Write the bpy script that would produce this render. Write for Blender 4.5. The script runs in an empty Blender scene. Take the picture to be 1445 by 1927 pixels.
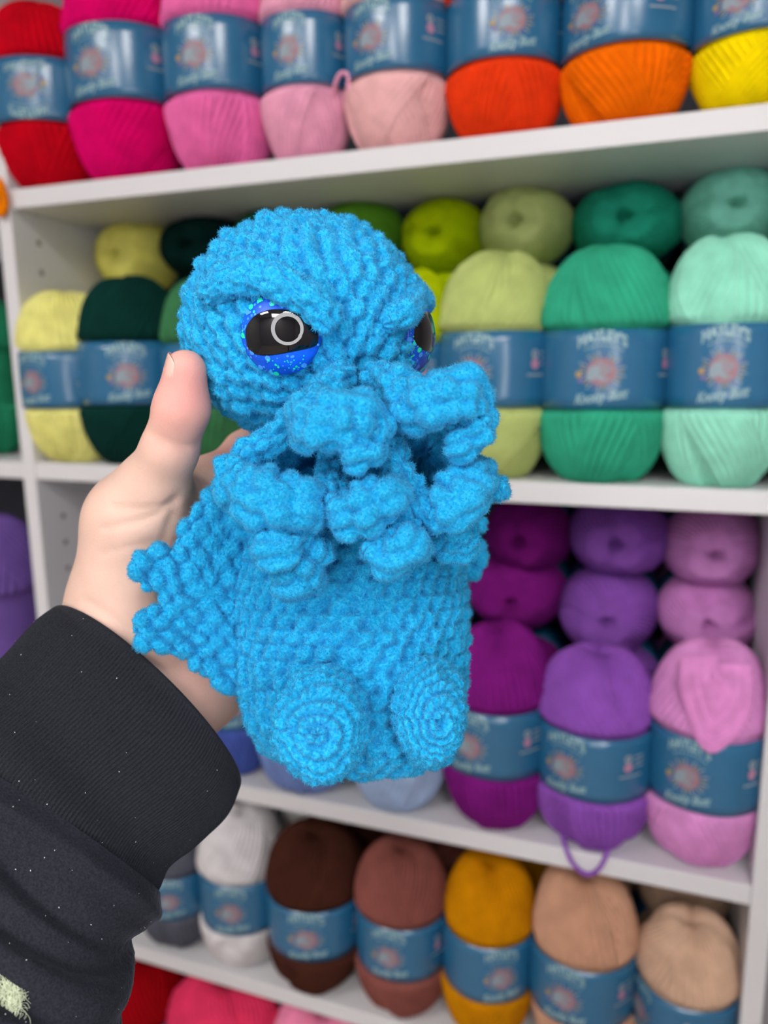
import bpy, math, random
import numpy as np
from mathutils import Vector, Matrix

random.seed(7)
rng = np.random.default_rng(11)
sc = bpy.context.scene
col = sc.collection
PI = math.pi

# ------------------------------------------------------------------ camera, world, exposure
F = 1430.6                      # focal length in pixels of the 1445 x 1927 frame
YAW, PITCH, ROLL = math.radians(19.877), math.radians(10.6), math.radians(-0.595)
CAM = np.array([0.0, 0.0, 1.35])
_f = np.array([-math.sin(YAW) * math.cos(PITCH), math.cos(YAW) * math.cos(PITCH), -math.sin(PITCH)])
_r = np.array([math.cos(YAW), math.sin(YAW), 0.0])
_u = np.cross(_r, _f)
CR = math.cos(ROLL) * _r + math.sin(ROLL) * _u
CU = -math.sin(ROLL) * _r + math.cos(ROLL) * _u
CF = _f

cam = bpy.data.cameras.new('camera')
cam.sensor_fit = 'HORIZONTAL'
cam.sensor_width = 36.0
cam.lens = F / 1445 * 36.0
cam.clip_start = 0.01
cam.dof.use_dof = True
cam.dof.focus_distance = 0.285
cam.dof.aperture_fstop = 8.5
cam.dof.aperture_blades = 0
camo = bpy.data.objects.new('camera', cam)
col.objects.link(camo)
m = Matrix.Identity(4)
for i in range(3):
    m[i][0], m[i][1], m[i][2], m[i][3] = CR[i], CU[i], -CF[i], CAM[i]
camo.matrix_world = m
sc.camera = camo

w = bpy.data.worlds.new('world')
sc.world = w
w.use_nodes = True
w.node_tree.nodes['Background'].inputs[0].default_value = (0.9, 0.95, 1.0, 1)
w.node_tree.nodes['Background'].inputs[1].default_value = 0.3
sc.view_settings.view_transform = 'Standard'
sc.view_settings.look = 'None'
sc.view_settings.gamma = 1.0
sc.view_settings.use_curve_mapping = False
sc.view_settings.exposure = -0.07
sc.cycles.max_bounces = 6
sc.cycles.diffuse_bounces = 3
sc.cycles.glossy_bounces = 2
sc.cycles.transmission_bounces = 3
sc.cycles.caustics_reflective = False
sc.cycles.caustics_refractive = False
CEILING_POWER = 19.5            # emission strength of the ceiling panels
RING_POWER = 8.5                # emission strength of the ring lamp around the phone

# ------------------------------------------------------------------ helpers
def W(px, py, dep):
    """point at camera depth dep (metres) seen at a pixel of the photograph"""
    px = np.asarray(px, float); py = np.asarray(py, float); dep = np.asarray(dep, float)
    return (CAM + ((px - 722.5) / F * dep)[..., None] * CR
            - ((py - 963.5) / F * dep)[..., None] * CU + dep[..., None] * CF)

def on_y(px, py, y):
    d = W(px, py, 1.0) - CAM
    return CAM + d * (y / d[1])

def S(hexs):
    """sRGB 0-255 triple to linear"""
    return tuple(((c / 255) / 12.92 if c / 255 <= 0.04045 else ((c / 255 + 0.055) / 1.055) ** 2.4) for c in hexs)

def mesh(name, verts, faces, smooth=True):
    me = bpy.data.meshes.new(name)
    verts = np.asarray(verts, dtype=np.float32)
    if isinstance(faces, np.ndarray):
        nf, k = faces.shape
        me.vertices.add(len(verts)); me.vertices.foreach_set('co', verts.ravel())
        me.loops.add(nf * k); me.loops.foreach_set('vertex_index', faces.astype(np.int32).ravel())
        me.polygons.add(nf)
        me.polygons.foreach_set('loop_start', np.arange(0, nf * k, k, dtype=np.int32))
        me.polygons.foreach_set('loop_total', np.full(nf, k, dtype=np.int32))
        me.update(calc_edges=True)
        me.validate()
    else:
        me.from_pydata([tuple(map(float, v)) for v in verts], [], faces)
        me.update()
    if smooth:
        me.polygons.foreach_set('use_smooth', np.ones(len(me.polygons), dtype=bool))
    return me

def obj(name, me, mats, parent=None):
    o = bpy.data.objects.new(name, me)
    col.objects.link(o)
    if mats is not None and not me.materials:
        for mt in (mats if isinstance(mats, (list, tuple)) else [mats]):
            me.materials.append(mt)
    if parent is not None:
        o.parent = parent
    return o

def empty(name, loc=(0, 0, 0)):
    o = bpy.data.objects.new(name, None)
    o.empty_display_size = 0.02
    o.location = tuple(map(float, loc))
    col.objects.link(o)
    return o

def tag(o, label=None, cat=None, group=None, kind=None):
    if label: o['label'] = label
    if cat: o['category'] = cat
    if group: o['group'] = group
    if kind: o['kind'] = kind
    return o

def box_v(x0, x1, y0, y1, z0, z1, b=0.0):
    """box with small chamfers on all edges"""
    if b <= 0:
        v = [(x, y, z) for x in (x0, x1) for y in (y0, y1) for z in (z0, z1)]
        f = [(0, 1, 3, 2), (4, 6, 7, 5), (0, 4, 5, 1), (2, 3, 7, 6), (0, 2, 6, 4), (1, 5, 7, 3)]
        return v, f
    import bmesh
    bm = bmesh.new()
    bmesh.ops.create_cube(bm, size=1.0)
    for q in bm.verts:
        q.co = Vector(((x0 + x1) / 2 + q.co.x * (x1 - x0), (y0 + y1) / 2 + q.co.y * (y1 - y0), (z0 + z1) / 2 + q.co.z * (z1 - z0)))
    bmesh.ops.bevel(bm, geom=list(bm.edges), offset=b, segments=2, affect='EDGES', profile=0.5)
    bm.verts.index_update()
    v = [tuple(q.co) for q in bm.verts]; f = [tuple(q.index for q in fc.verts) for fc in bm.faces]
    bm.free()
    return v, f

def box(name, x0, x1, y0, y1, z0, z1, mat, parent=None, b=0.0):
    v, f = box_v(x0, x1, y0, y1, z0, z1, b)
    if parent is not None:
        v = np.array(v) - np.array(parent.location)
    return obj(name, mesh(name, v, f, smooth=False), mat, parent)

def vnoise(p, scale, seed=0):
    """value noise, vectorised, about -1..1; p (...,3) in metres, scale = feature size"""
    q = p / scale + 137.31 * (seed + 1)
    i = np.floor(q).astype(np.int64); f = q - i
    f = f * f * (3 - 2 * f)
    def h(a, b, c):
        n = (a * 374761393 + b * 668265263 + c * 2147483647 + seed * 974634777) & 0xffffffff
        n = ((n ^ (n >> 13)) * 1274126177) & 0xffffffff
        n = (n ^ (n >> 16)) & 0xffff
        return n / 32767.5 - 1
    r = 0
    for dx in (0, 1):
        for dy in (0, 1):
            for dz in (0, 1):
                wgt = (f[..., 0] if dx else 1 - f[..., 0]) * (f[..., 1] if dy else 1 - f[..., 1]) * (f[..., 2] if dz else 1 - f[..., 2])
                r = r + wgt * h(i[..., 0] + dx, i[..., 1] + dy, i[..., 2] + dz)
    return r

def hash2(a, b, seed=0):
    n = (a.astype(np.int64) * 374761393 + b.astype(np.int64) * 668265263 + seed * 974634777) & 0xffffffff
    n = ((n ^ (n >> 13)) * 1274126177) & 0xffffffff
    return ((n ^ (n >> 16)) & 0xffff) / 65535.0

# ------------------------------------------------------------------ materials
def new_mat(name):
    mt = bpy.data.materials.new(name); mt.use_nodes = True
    nt = mt.node_tree
    return mt, nt, nt.nodes['Principled BSDF']

def plain(name, rgb, rough=0.6, noise=0.0, nscale=40, bump=0.0, bscale=200, metallic=0, sheen=0, spec=0.5, coat=0):
    mt, nt, b = new_mat(name)
    b.inputs['Base Color'].default_value = (*rgb, 1)
    b.inputs['Roughness'].default_value = rough
    b.inputs['Metallic'].default_value = metallic
    b.inputs['Sheen Weight'].default_value = sheen
    b.inputs['Specular IOR Level'].default_value = spec
    b.inputs['Coat Weight'].default_value = coat
    tc = nt.nodes.new('ShaderNodeTexCoord')
    if noise > 0:
        n = nt.nodes.new('ShaderNodeTexNoise'); n.inputs['Scale'].default_value = nscale; n.inputs['Detail'].default_value = 4
        nt.links.new(tc.outputs['Object'], n.inputs['Vector'])
        mr = nt.nodes.new('ShaderNodeMapRange')
        mr.inputs['From Min'].default_value = 0.3; mr.inputs['From Max'].default_value = 0.7
        mr.inputs['To Min'].default_value = 1 - noise; mr.inputs['To Max'].default_value = 1 + noise
        nt.links.new(n.outputs['Fac'], mr.inputs['Value'])
        mx = nt.nodes.new('ShaderNodeMix'); mx.data_type = 'RGBA'; mx.blend_type = 'MULTIPLY'
        mx.inputs['Factor'].default_value = 1; mx.inputs[6].default_value = (*rgb, 1)
        nt.links.new(mr.outputs['Result'], mx.inputs[7])
        nt.links.new(mx.outputs[2], b.inputs['Base Color'])
    if bump > 0:
        n = nt.nodes.new('ShaderNodeTexNoise'); n.inputs['Scale'].default_value = bscale; n.inputs['Detail'].default_value = 3
        nt.links.new(tc.outputs['Object'], n.inputs['Vector'])
        bp = nt.nodes.new('ShaderNodeBump'); bp.inputs['Strength'].default_value = bump; bp.inputs['Distance'].default_value = 0.001
        nt.links.new(n.outputs['Fac'], bp.inputs['Height'])
        nt.links.new(bp.outputs['Normal'], b.inputs['Normal'])
    return mt

def emit(name, rgb, strength):
    mt, nt, b = new_mat(name)
    b.inputs['Base Color'].default_value = (*rgb, 1)
    b.inputs['Emission Color'].default_value = (*rgb, 1)
    b.inputs['Emission Strength'].default_value = strength
    return mt

M = {}
M['wall'] = plain('painted_wall', (0.40, 0.38, 0.40), 0.8, 0.03, 3, 0.1, 150)
M['ceiling'] = plain('ceiling_paint', (0.80, 0.80, 0.79), 0.9, 0.02, 3)
M['floor'] = plain('floor_laminate', (0.42, 0.36, 0.31), 0.5, 0.15, 6)
M['board'] = plain('white_foil_board', (0.74, 0.73, 0.745), 0.45, 0.02, 8, 0.05, 60)
M['back'] = plain('dark_back_panel', (0.045, 0.05, 0.065), 0.8, 0.1, 8)
M['hole'] = plain('peg_hole_shadow', (0.22, 0.2, 0.18), 0.8)
M['paper'] = plain('blue_label_paper', S((38, 108, 150)), 0.24, 0.04, 30, 0.03, 90, spec=0.9)
M['print_white'] = plain('pale_mint_ink', S((152, 188, 194)), 0.5)
M['print_pink'] = plain('coral_ink', S((160, 118, 128)), 0.5)
M['print_grey'] = plain('soft_grey_ink', S((146, 162, 174)), 0.5)
M['print_gold'] = plain('ochre_ink', S((176, 150, 96)), 0.5)
M['print_violet'] = plain('violet_ink', S((120, 110, 165)), 0.5)
M['print_black'] = plain('dark_ink', S((50, 56, 60)), 0.5)
M['print_rose'] = plain('rose_ink', S((190, 136, 164)), 0.5)
M['lamp_body'] = plain('black_plastic', (0.02, 0.02, 0.02), 0.4)
M['lamp_white'] = plain('lamp_frame', (0.8, 0.8, 0.8), 0.4)
M['ceil_emit'] = emit('ceiling_diffuser', (1.0, 0.97, 0.94), CEILING_POWER)
M['ring_emit'] = emit('ring_diffuser', (0.98, 0.98, 1.0), RING_POWER)

def yarn_material():
    mt, nt, b = new_mat('chenille_yarn')
    oi = nt.nodes.new('ShaderNodeObjectInfo')
    tc = nt.nodes.new('ShaderNodeTexCoord')
    n = nt.nodes.new('ShaderNodeTexNoise'); n.inputs['Scale'].default_value = 55; n.inputs['Detail'].default_value = 5
    nt.links.new(tc.outputs['Object'], n.inputs['Vector'])
    mr = nt.nodes.new('ShaderNodeMapRange')
    mr.inputs['From Min'].default_value = 0.3; mr.inputs['From Max'].default_value = 0.7
    mr.inputs['To Min'].default_value = 0.86; mr.inputs['To Max'].default_value = 1.12
    nt.links.new(n.outputs['Fac'], mr.inputs['Value'])
    mx = nt.nodes.new('ShaderNodeMix'); mx.data_type = 'RGBA'; mx.blend_type = 'MULTIPLY'; mx.inputs['Factor'].default_value = 1
    nt.links.new(oi.outputs['Color'], mx.inputs[6]); nt.links.new(mr.outputs['Result'], mx.inputs[7])
    nt.links.new(mx.outputs[2], b.inputs['Base Color'])
    b.inputs['Roughness'].default_value = 0.95
    b.inputs['Specular IOR Level'].default_value = 0.1
    b.inputs['Sheen Weight'].default_value = 0.25
    nt.links.new(mx.outputs[2], b.inputs['Sheen Tint'])
    n2 = nt.nodes.new('ShaderNodeTexNoise'); n2.inputs['Scale'].default_value = 700
    nt.links.new(tc.outputs['Object'], n2.inputs['Vector'])
    bp = nt.nodes.new('ShaderNodeBump'); bp.inputs['Strength'].default_value = 0.5; bp.inputs['Distance'].default_value = 0.0008
    nt.links.new(n2.outputs['Fac'], bp.inputs['Height']); nt.links.new(bp.outputs['Normal'], b.inputs['Normal'])
    return mt
M['yarn'] = yarn_material()

# ------------------------------------------------------------------ the room
D = 0.67                                   # front plane of the bookcase
RX0, RX1, RY0, RY1, RZ = -1.9, 1.9, -2.2, 1.02, 2.5
tag(box('floor', RX0, RX1, RY0, RY1, -0.05, 0, M['floor']), kind='structure')
tag(box('ceiling', RX0, RX1, RY0, RY1, RZ, RZ + 0.05, M['ceiling']), kind='structure')
tag(box('wall_back', RX0, RX1, RY1, RY1 + 0.05, 0, RZ, M['wall']), kind='structure')
tag(box('wall_front', RX0, RX1, RY0 - 0.05, RY0, 0, RZ, M['wall']), kind='structure')
tag(box('wall_left', RX0 - 0.05, RX0, RY0, RY1, 0, RZ, M['wall']), kind='structure')
tag(box('wall_right', RX1, RX1 + 0.05, RY0, RY1, 0, RZ, M['wall']), kind='structure')

def ceiling_light(x, y, label):
    t = empty('ceiling_light', (x, y, RZ))
    a = 0.30
    box('lamp_frame', x - a - 0.02, x + a + 0.02, y - a - 0.02, y + a + 0.02, RZ - 0.02, RZ, M['lamp_white'], t, 0.004)
    box('diffuser', x - a, x + a, y - a, y + a, RZ - 0.024, RZ - 0.0205, M['ceil_emit'], t)
    tag(t, label, 'ceiling light', 'ceiling panels')
ceiling_light(-1.0, -1.0, 'square white ceiling light panel left of the bookcase aisle')
ceiling_light(0.55, -1.0, 'square white ceiling light panel above the bookcase aisle')
ceiling_light(-0.2, -1.8, 'square white ceiling light panel at the far end of the room')

# ring lamp the phone is held in front of (its reflection shows in the toy's eye)
def ring_light():
    c = CAM - CF * 0.10 + CR * 0.0
    t = empty('ring_light', (c[0], c[1], 0.0))
    def torus(name, R0, r0, r1, off, mat):
        nu, nv = 96, 12
        a = np.linspace(0, 2 * PI, nu, endpoint=False); b = np.linspace(0, 2 * PI, nv, endpoint=False)
        A, B = np.meshgrid(a, b, indexing='ij')
        rad = R0 + r0 * np.cos(B)
        P = c + CF * off + (rad * np.cos(A))[..., None] * CR + (rad * np.sin(A))[..., None] * CU + (r1 * np.sin(B))[..., None] * CF
        idx = np.arange(nu * nv).reshape(nu, nv)
        f = np.stack([idx, np.roll(idx, -1, 0), np.roll(np.roll(idx, -1, 0), -1, 1), np.roll(idx, -1, 1)], -1).reshape(-1, 4)
        return obj(name, mesh(name, P.reshape(-1, 3) - np.array(t.location), f), mat, t)
    torus('diffuser', 0.215, 0.032, 0.008, 0.012, M['ring_emit'])
    torus('housing', 0.215, 0.038, 0.010, -0.004, M['lamp_body'])
    p0 = c - CU * 0.233; 
    n = 12
    a = np.linspace(0, 2 * PI, n, endpoint=False)
    v = [(p0[0] + 0.012 * math.cos(x) , p0[1] + 0.012 * math.sin(x), z) for z in (0.02, p0[2]) for x in a]
    f = [(i, (i + 1) % n, n + (i + 1) % n, n + i) for i in range(n)] + [tuple(range(n))[::-1], tuple(range(n, 2 * n))]
    obj('pole', mesh('pole', np.array(v) - np.array(t.location), f), M['lamp_body'], t)
    for k in range(3):
        th = k * 2 * PI / 3 + 0.4
        q0 = np.array([p0[0], p0[1], 0.35]); q1 = np.array([p0[0] + 0.35 * math.cos(th), p0[1] + 0.35 * math.sin(th), 0.012])
        dr = (q1 - q0) / np.linalg.norm(q1 - q0); s1 = np.cross(dr, (0, 0, 1)); s1 /= np.linalg.norm(s1); s2 = np.cross(dr, s1)
        v = [q + 0.009 * (math.cos(x) * s1 + math.sin(x) * s2) for q in (q0, q1) for x in a]
        obj('leg', mesh('leg', np.array(v) - np.array(t.location), f), M['lamp_body'], t)
    tag(t, 'white ring lamp on a black tripod standing behind the phone', 'ring light')
ring_light()

# ------------------------------------------------------------------ the bookcase
XL, XR = -0.988 * D, 0.147 * D             # inner faces of the bay in view
TH = 0.0178
DEPTH = 0.29
ST = {  # shelf tops (world z), from the photograph
    'A': CAM[2] + 0.2574 * D + 0.0195, 'B': CAM[2] - 0.177 * D + 0.0195,
    'C': CAM[2] - 0.7025 * D + 0.0195, 'D': CAM[2] - 1.0715 * D + 0.0195, 'E': CAM[2] - 0.935}
ST['top'] = ST['A'] + 0.33
bc = empty('bookcase', (XL - TH / 2, D + DEPTH / 2, 0))
tag(bc, 'white bookcase of open shelves packed with coloured yarn balls', 'bookcase')
BAYW = XR - XL
bays = [(XL - TH - BAYW, XL - TH), (XL, XR)]
ztop = ST['top'] + 0.005
for x in (XL - TH - BAYW - TH, XL - TH, XR):
    box('side_panel', x, x + TH, D, D + DEPTH, 0.0, ztop, M['board'], bc, 0.0012)
for (a, b) in bays:
    for k, z in ST.items():
        box('shelf', a, b, D + 0.0015, D + DEPTH - 0.004, z - 0.0195, z, M['board'], bc, 0.0012)
    box('shelf', a, b, D + 0.0015, D + DEPTH - 0.004, 0.06, 0.08, M['board'], bc, 0.0012)
    box('plinth', a, b, D + 0.03, D + 0.045, 0.0, 0.06, M['board'], bc)
    box('back_panel', a, b, D + DEPTH - 0.004, D + DEPTH, 0.0, ztop, M['back'], bc)
def peg_hole(y, z):
    n = 12; a = np.linspace(0, 2 * PI, n, endpoint=False); r = 0.0026
    v = [(XL + 0.0004, y + r * math.cos(t), z + r * math.sin(t)) for t in a] + [(XL - 0.006, y + r * .9 * math.cos(t), z + r * .9 * math.sin(t)) for t in a] + [(XL + 0.0004, y + r * 1.35 * math.cos(t), z + r * 1.35 * math.sin(t)) for t in a]
    f = [(i, (i + 1) % n, 2 * n + (i + 1) % n, 2 * n + i) for i in range(n)] + [tuple(range(n))]
    obj('peg_hole', mesh('peg_hole', np.array(v) - np.array(bc.location), f, False), M['hole'], bc)
for k in range(8):
    for y in (D + 0.037, D + 0.23):
        peg_hole(y, ST['B'] + 0.05 + 0.032 * k)
        peg_hole(y, ST['C'] + 0.06 + 0.032 * k)

# ------------------------------------------------------------------ yarn balls (pull skeins)
SK_R, SK_H = 0.05, 0.2                      # unit skein: radius, length; stands on z = 0
def skein_profile(t):
    """t 0..1 from the lower dimple over the side to the upper dimple -> (radius factor, z)"""
    k = np.linspace(0, 1, 400)
    a = (k - 0.5) * PI
    e = 0.62
    r = np.sign(np.cos(a)) * np.abs(np.cos(a)) ** e
    z = np.sign(np.sin(a)) * np.abs(np.sin(a)) ** 0.86
    dim = np.exp(-(r / 0.16) ** 2)
    z = z * (1 - 0.10 * dim)
    r = r * (1 - 0.03 * np.exp(-(z / 0.33) ** 4))
    s = np.concatenate([[0], np.cumsum(np.hypot(np.diff(r * SK_R), np.diff(z * SK_H / 2)))]); s /= s[-1]
    return np.interp(t, s, r), np.interp(t, s, z)

def skein_mesh(seed, nu=420, nv=110):
    rs = np.random.default_rng(seed)
    t = np.linspace(0.0, 1, nv); u = np.linspace(0, 1, nu, endpoint=False)
    T, U = np.meshgrid(t, u, indexing='ij')
    r, z = skein_profile(t)
    r[0] = r[-1] = 0.004
    zz = z[:, None] + 0 * U
    rr = r[:, None] + 0 * U
    ph = 2 * PI * U
    # base layer: strands running lengthways with a slow twist
    tw = rs.uniform(0.25, 0.5) * rs.choice([-1, 1])
    N = 46
    h = np.abs(np.sin(PI * (N * (U + tw * (T - 0.5)) ))) ** 0.7
    lift = np.zeros_like(h)
    # crossing bundles laid over it
    for k in range(7):
        u0 = rs.uniform(); sl = rs.uniform(-0.75, 0.75); wd = rs.uniform(0.07, 0.13)
        dd = (U - u0 - sl * (T - 0.5) + 0.5) % 1.0 - 0.5
        msk = 1 / (1 + np.exp((np.abs(dd) - wd) / 0.006))
        h2 = np.abs(np.sin(PI * (N * dd))) ** 0.7
        h = h * (1 - msk) + h2 * msk
        lift = lift * (1 - msk) + msk * (0.35 + 0.13 * k)
    P = np.stack([rr * SK_R * np.cos(ph), rr * SK_R * np.sin(ph), SK_H / 2 * (1 + zz)], -1)
    du = np.roll(P, -1, 1) - np.roll(P, 1, 1); dv = np.gradient(P, axis=0)
    n = np.cross(du, dv); n /= np.linalg.norm(n, axis=-1, keepdims=True) + 1e-12
    endfade = np.clip(rr / 0.35, 0, 1)
    disp = (h * 0.0036 + lift * 0.0036) * endfade + 0.0013 * vnoise(P, 0.03, seed)
    under = 1 / (1 + np.exp((np.abs(zz) - 0.36) / 0.012))          # the paper band presses the strands flat
    disp = disp * (1 - under) - 0.0012 * under
    P = P + n * disp[..., None]
    P[..., 2] = np.maximum(P[..., 2], 0.0)
    idx = np.arange(nu * nv).reshape(nv, nu)
    f = np.stack([idx[:-1], np.roll(idx, -1, 1)[:-1], np.roll(idx, -1, 1)[1:], idx[1:]], -1).reshape(-1, 4)
    me = mesh('wound_yarn', P.reshape(-1, 3), f)
    me.materials.append(M['yarn'])
    return me
SKEINS = [skein_mesh(s) for s in (3, 5, 8, 13)]

# paper band and its print, wrapped round the skein
BAND_R = SK_R * 1.028 + 0.0006
BZ0, BZ1 = SK_H * 0.335, SK_H * 0.665
def band_mesh():
    nu, nv = 96, 8
    u = np.linspace(0, 2 * PI, nu, endpoint=False)
    zs = np.linspace(BZ0, BZ1, nv)
    v = []; 
    for rad in (BAND_R, BAND_R - 0.0006):
        for z in zs:
            k = BAND_R * 0 + rad + 0.0007 * math.cos((z - SK_H / 2) / (BZ1 - BZ0) * PI)
            wob = 0.0004 * np.sin(5 * u) + 0.0005 * np.sin(2 * u + 1)
            for a, q in zip(u, wob): v.append(((k + q) * math.cos(a), (k + q) * math.sin(a), z))
    f = []
    for s in range(2):
        for j in range(nv - 1):
            for i in range(nu):
                a = s * nu * nv + j * nu + i; b = s * nu * nv + j * nu + (i + 1) % nu
                q = (a, b, b + nu, a + nu)
                f.append(q if s == 0 else q[::-1])
    for j in (0, nv - 1):
        for i in range(nu):
            a = j * nu + i; b = j * nu + (i + 1) % nu; c = a + nu * nv; d = b + nu * nv
            f.append((a, c, d, b) if j == 0 else (a, b, d, c))
    # the glued overlap of the paper at the back
    me = mesh('label_band', v, f)
    me.materials.append(M['paper'])
    return me
BAND = band_mesh()

def wrap(pts, lift=0.0006):
    """flat label coordinates (x along the band in metres, z up from mid-band) to the cylinder; x = 0 faces -y"""
    out = []
    for (x, z) in pts:
        a = -PI / 2 + x / BAND_R
        rad = BAND_R + 0.0007 * math.cos(z / (BZ1 - BZ0) * PI) + 0.0004 * math.sin(5 * a) + 0.0005 * math.sin(2 * a + 1) + lift
        out.append((rad * math.cos(a), rad * math.sin(a), SK_H / 2 + z))
    return out

def text_flat(s, size, shear=0.0, bold=0.0):
    cu = bpy.data.curves.new('t', 'FONT'); cu.body = s; cu.size = size; cu.align_x = 'CENTER'; cu.shear = shear; cu.offset = bold; cu.resolution_u = 3
    o = bpy.data.objects.new('t', cu); col.objects.link(o)
    dg = bpy.context.evaluated_depsgraph_get()
    me = bpy.data.meshes.new_from_object(o.evaluated_get(dg))
    v = [(p.co.x, p.co.y) for p in me.vertices]; f = [tuple(p.vertices) for p in me.polygons]
    bpy.data.objects.remove(o); bpy.data.curves.remove(cu); bpy.data.meshes.remove(me)
    return v, f

def blob(cx, cz, rx, rz, n=18, rot=0.0):
    c, s = math.cos(rot), math.sin(rot)
    v = [(cx, cz)]
    for i in range(n):
        a = 2 * PI * i / n
        x, z = rx * math.cos(a), rz * math.sin(a)
        v.append((cx + c * x - s * z, cz + s * x + c * z))
    return v, [(0, i + 1, (i + 1) % n + 1) for i in range(n)]

def bar(x0, z0, x1, z1, wd, n=5):
    dx, dz = x1 - x0, z1 - z0; L = math.hypot(dx, dz); nx, nz = -dz / L * wd / 2, dx / L * wd / 2
    v = []; 
    for i in range(n + 1):
        k = i / n
        v += [(x0 + dx * k + nx, z0 + dz * k + nz), (x0 + dx * k - nx, z0 + dz * k - nz)]
    return v, [(2 * i, 2 * i + 1, 2 * i + 3, 2 * i + 2) for i in range(n)]

def flat_mesh(name, pieces, mat):
    V, Fc = [], []
    for (v, f, lift) in pieces:
        o = len(V); V += wrap(v, lift); Fc += [tuple(i + o for i in q) for q in f]
    me = mesh(name, V, Fc, smooth=True); me.materials.append(mat)
    return me

def build_prints():
    P = []
    L1, L2 = 0.0007, 0.0009
    v, f = text_flat("HAYLEY'S", 0.0125, 0, 0.0005)
    hw = max(abs(x) for x, _ in v)
    k = 0.0185 / hw
    arch = [(x * k, y * 1.0 + 0.0175 + 0.006 * (1 - (x / hw) ** 2)) for x, y in v]
    small = [bar(-0.013 + 0.0033 * i, 0.0148 + 0.0052 * (1 - ((i - 4) / 4.6) ** 2), -0.0108 + 0.0033 * i, 0.0148 + 0.0052 * (1 - ((i - 3.4) / 4.6) ** 2), 0.0011, 1) for i in range(9)]
    P.append(('lettering', flat_mesh('lettering', [(arch, f, L1)] + [(a, b, L1) for a, b in small], M['print_white'])))
    v, f = text_flat('Knotty Butt', 0.0115, 0.35, 0.0003)
    hw = max(abs(x) for x, _ in v); k = 0.021 / hw
    P.append(('script_lettering', flat_mesh('script_lettering', [([(x * k, y - 0.0262 + 0.10 * x) for x, y in v], f, L1)], M['print_white'])))
    # sunburst rays around a little ball of yarn
    rays_g, rays_v, rays_w = [], [], []
    for i in range(26):
        a = 2 * PI * i / 26
        b = bar(0.0125 * math.cos(a), -0.002 + 0.0112 * math.sin(a), (0.0165 + 0.002 * (i % 2)) * math.cos(a), -0.002 + (0.0150 + 0.002 * (i % 2)) * math.sin(a), 0.0012, 2)
        (rays_g if i % 4 == 0 else rays_v if i % 4 == 2 else rays_w).append((b[0], b[1], L1))
    gb = blob(-0.0165, -0.004, 0.0026, 0.0026); vb = blob(-0.0150, -0.009, 0.0022, 0.0022)
    P.append(('ochre_rays', flat_mesh('ochre_rays', rays_g + [(gb[0], gb[1], L2)], M['print_gold'])))
    P.append(('violet_rays', flat_mesh('violet_rays', rays_v + [(vb[0], vb[1], L2)], M['print_violet'])))
    b = blob(0, -0.002, 0.0112, 0.0112, 28)
    P.append(('emblem', flat_mesh('emblem', [(b[0], b[1], L1)], M['print_pink'])))
    st = []
    for i in range(6):
        st.append(bar(-0.0095 + 0.0017 * i, -0.0065 - 0.0004 * i, -0.001 + 0.0019 * i, 0.0072 - 0.0012 * i, 0.0010, 3) + (L2,))
        if i < 4: st.append(bar(-0.0085 + 0.002 * i, 0.0025 - 0.003 * i, 0.0008 + 0.002 * i, -0.0105 + 0.0006 * i, 0.0010, 3) + (L2,))
    q = blob(-0.006, -0.003, 0.0045, 0.007, 16, -0.5)
    st.append((q[0], q[1], L2 - 0.0001))
    P.append(('emblem_strands', flat_mesh('emblem_strands', st + rays_w, M['print_grey'])))
    # small mark on the side of the band
    ox = 0.056
    b = blob(ox, 0.013, 0.0038, 0.0042); c = blob(ox, 0.013, 0.0029, 0.0033); d = blob(ox, 0.0135, 0.0012, 0.0013)
    P.append(('side_mark_ring', flat_mesh('side_mark_ring', [(b[0], b[1], L1)] + [bar(ox + 0.0062, 0.0145 - 0.005 * i, ox + 0.016, 0.0145 - 0.005 * i, 0.0017, 3) + (L1,) for i in range(3)]
             + [bar(ox - 0.008 , -0.0050, ox + 0.014, -0.0050, 0.0019, 6) + (L1,)], M['print_grey'])))
    P.append(('side_mark_dot', flat_mesh('side_mark_dot', [(d[0], d[1], L2 + 0.0002)], M['print_black'])))
    b = blob(ox, 0.0045, 0.0042, 0.0046)
    P.append(('side_mark', flat_mesh('side_mark', [(b[0], b[1], L2)], M['print_rose'])))
    return P
PRINTS = build_prints()

nsk = [0]
def yarn_ball(loc, rgb, width, length, label, rot_z=0.0, lie=False, tilt=(0, 0), band=True, flip=False, depth=None, group=None, prints=True):
    """standing skein: loc = base centre; lying skein: loc = centre of the end that faces the room"""
    t = empty('yarn_ball', loc)
    tag(t, label, 'yarn ball', group)
    sx = width / (2 * SK_R); sz = length / SK_H; sy = (depth / (2 * SK_R)) if depth else sx
    me = SKEINS[nsk[0] % len(SKEINS)]; nsk[0] += 1
    if lie:
        t.rotation_euler = (-PI / 2 + tilt[0], tilt[1], 0)
    else:
        t.rotation_euler = (tilt[0], tilt[1], 0)
    S3 = (sx, sy, sz)
    o = obj('wound_yarn', me, None, t)
    o.color = (*rgb, 1); o.scale = S3; o.rotation_euler = (0, 0, (nsk[0] * 2.399) % 6.283 if sx == sy else 0)
    if band:
        b = obj('label_band', BAND, None, t)
        b.scale = S3; b.rotation_euler = (PI if flip else 0, 0, rot_z)
        if flip: b.location = (0, 0, length)
        if prints:
            for nm, pm in PRINTS:
                obj(nm, pm, None, b)
    return t

def loop_tube(name, pts, r, rgb, parent, mat=None, n=10):
    """a strand of yarn through world points"""
    pts = np.array(pts)
    P = catmull(pts, 10)
    me_v, me_f = sweep(P, np.full(len(P), r), n)
    o = obj(name, mesh(name, me_v - np.array(parent.location), me_f), mat or M['yarn'], parent)
    o.color = (*rgb, 1)
    return o

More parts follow.
